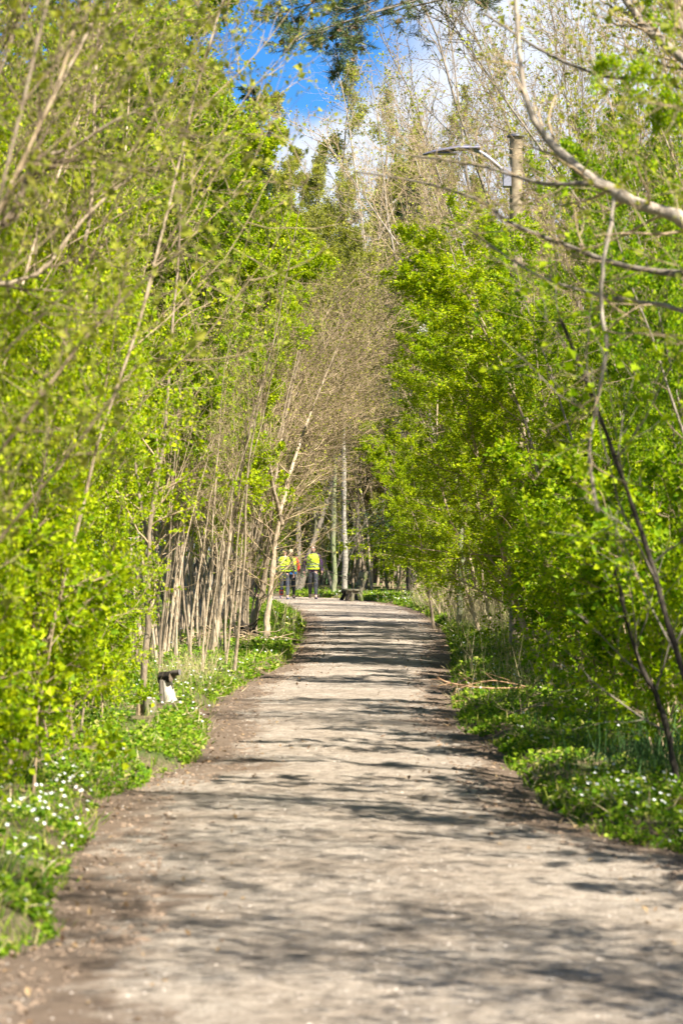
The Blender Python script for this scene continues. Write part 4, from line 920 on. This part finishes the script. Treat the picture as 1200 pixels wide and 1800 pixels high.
    for (hp, kn, an), q in zip(legs, (-1, 1)):
        a_ = Vector(J[an][0]); toe = Vector((a_.x + q * .02, a_.y - .17, a_.z - .055))
        skin('shoe', [(tuple(a_ + Vector((0, .045, -.05))), (.042, .04)), (tuple(a_ + Vector((q * .008, -.05, -.055))), (.046, .04)), (tuple(toe), (.038, .028)), (tuple(a_ + Vector((0, 0, .015))), .046)], [(0, 1), (1, 2), (0, 3)], [shoe], o)
        if gaiter and q == -1:
            b = MB(); tubes(b, [tuple(a_ + Vector((0, 0, .03))), tuple(a_ + Vector((0, .0, .14))), tuple(a_.lerp(Vector(J[kn][0]), .65))], [.066, .076, .076], 14); link('gaiter', b.mesh('gaiter', [gaiter]), o)
    # vest
    b = MB(); rings = []
    for z, rx, ry in ((.965, .19, .150), (1.02, .192, .152), (1.10, .187, .150), (1.2, .185, .152), (1.3, .19, .155), (1.38, .18, .142), (1.43, .145, .118), (1.462, .105, .095)):
        rings.append((0, -.003, z, rx * W_, ry))
    loft(b, rings, 26, 0, False); vs = link('vest', b.mesh('vest', [VEST]), o)
    for z in (1.045, 1.135):
        b = MB(); loft(b, [(0, -.003, z - .022, .197 * W_, .158), (0, -.003, z + .022, .194 * W_, .157)], 26, 0, False); link('reflective_band', b.mesh('reflective_band', [BAND]), vs)
    # face
    b = MB()
    for q in (-1, 1):
        bm = bmesh.new(); bmesh.ops.create_uvsphere(bm, u_segments=8, v_segments=6, radius=.012); bmesh.ops.translate(bm, vec=(q * .03, -.088, 1.605), verts=bm.verts); bm_add(b, bm, 0)
        bm = bmesh.new(); bmesh.ops.create_uvsphere(bm, u_segments=8, v_segments=6, radius=.02); bmesh.ops.scale(bm, vec=(.5, 1, 1.6), verts=bm.verts); bmesh.ops.translate(bm, vec=(q * .072, .0, 1.595), verts=bm.verts); bm_add(b, bm, 1)
    bm = bmesh.new(); bmesh.ops.create_cone(bm, segments=8, radius1=.018, radius2=.007, depth=.05, cap_ends=True); bmesh.ops.rotate(bm, matrix=Matrix.Rotation(.3, 3, 'X'), verts=bm.verts); bmesh.ops.translate(bm, vec=(0, -.098, 1.582), verts=bm.verts); bm_add(b, bm, 1)
    bm = bmesh.new(); bmesh.ops.create_uvsphere(bm, u_segments=10, v_segments=6, radius=.02); bmesh.ops.scale(bm, vec=(1.1, .5, .3), verts=bm.verts); bmesh.ops.translate(bm, vec=(0, -.086, 1.543), verts=bm.verts); bm_add(b, bm, 2)
    link('face', b.mesh('face', [plain('eye', (.05, .04, .035), .3), SKIN, plain('lips', (.42, .16, .13), .5)]), body)
    # hair cap
    bm = bmesh.new(); bmesh.ops.create_uvsphere(bm, u_segments=18, v_segments=12, radius=1)
    keep = (lambda c: c.y > -.05 and c.z < .62) if bald else (lambda c: c.z > (.12 if c.y < -.3 else -.95))
    bmesh.ops.delete(bm, geom=[f for f in bm.faces if not keep(f.calc_center_median())], context='FACES')
    g2 = random.Random(int(px))
    for v in bm.verts: v.co = Vector((v.co.x * .088, v.co.y * .104 + .008, v.co.z * .11 + 1.625)) * 1.0 + Vector((g2.gauss(0, .003),) * 3)
    b = MB(); bm_add(b, bm); link('hair', b.mesh('hair', [hair]), body)
    if collar:
        b = MB(); loft(b, [(0, .005, 1.43, .135, .112), (0, .005, 1.475, .085, .083), (0, .0, 1.525, .07, .078)], 20, 0, False); link('collar', b.mesh('collar', [collar]), o)
    if hip_patch:
        b = MB(); loft(b, [(0, .0, .855, .192 * W_, .15), (0, 0, .93, .196 * W_, .152)], 20, 0, False); link('jacket_hem', b.mesh('jacket_hem', [hip_patch]), o)
    return o
cl = lambda n, c: plain('cloth_' + n, c, .8, 0, .12, 18, .4)
black, purple = cl('black', (.022, .022, .028)), cl('purple', (.11, .05, .13))
person('balding person in a purple jacket, black trousers and yellow vest walking alone', 550, 77, 1.70, purple, cl('charcoal', (.05, .05, .062)), cl('navy', (.03, .028, .07)), HAIRM['grey'], .17, .05, 1.14, True, collar=black)
person('blond person in a broad yellow vest, grey trousers and blue shoes by the leaning trunk', 500, 75.6, 1.57, cl('moss', (.04, .075, .055)), cl('slate', (.06, .068, .09)), cl('blue', (.03, .09, .24)), HAIRM['blond'], .14, .15, 1.22, False, gaiter=cl('crimson', (.55, .03, .03)))
person('fair-haired person with red sleeves under a yellow vest, half behind a companion', 511.5, 77.6, 1.57, cl('scarlet', (.60, .035, .015)), black, cl('brown', (.04, .03, .025)), HAIRM['fair'], .11, .1, 1.08, False, hip_patch=cl('azure', (.02, .13, .36)))
person('person in a red jacket and yellow vest almost hidden behind the left saplings', 456, 78.5, 1.52, cl('ruby', (.50, .03, .02)), cl('ink', (.03, .032, .05)), black, HAIRM['blond'], .12, .1, 1.0, False)
# two white blossom sprays showing in the bright bushes on the right
def blossom(px, py, d, n=46):
    g = np.random.default_rng(int(px)); c0 = W(px, py, d); mb = MB()
    A, B = grow(g, np.tile([[0.22, .1, -.2]], (5, 1)), g.normal(0, .25, (5, 3)) + [-1, 0, .8], np.full(5, .34), np.full(5, .005), 6, .1); tubes(mb, A, B, 5, 0)
    pp, dd = along(g, A, n // 5 + 1, .6); leaves(mb, g, pp, .032, 1, .5, .8, None, .1, .025)
    o = tag(empty('blossom_branch', c0), 'small white blossom spray in the bright bush, %s of the two' % ('upper' if py < 520 else 'lower'), 'blossom')
    link('twig', mb.mesh('twig', [BARK['twig'], LEAF['petal']]), o)
blossom(795, 468, 33.0); blossom(740, 578, 38.0)
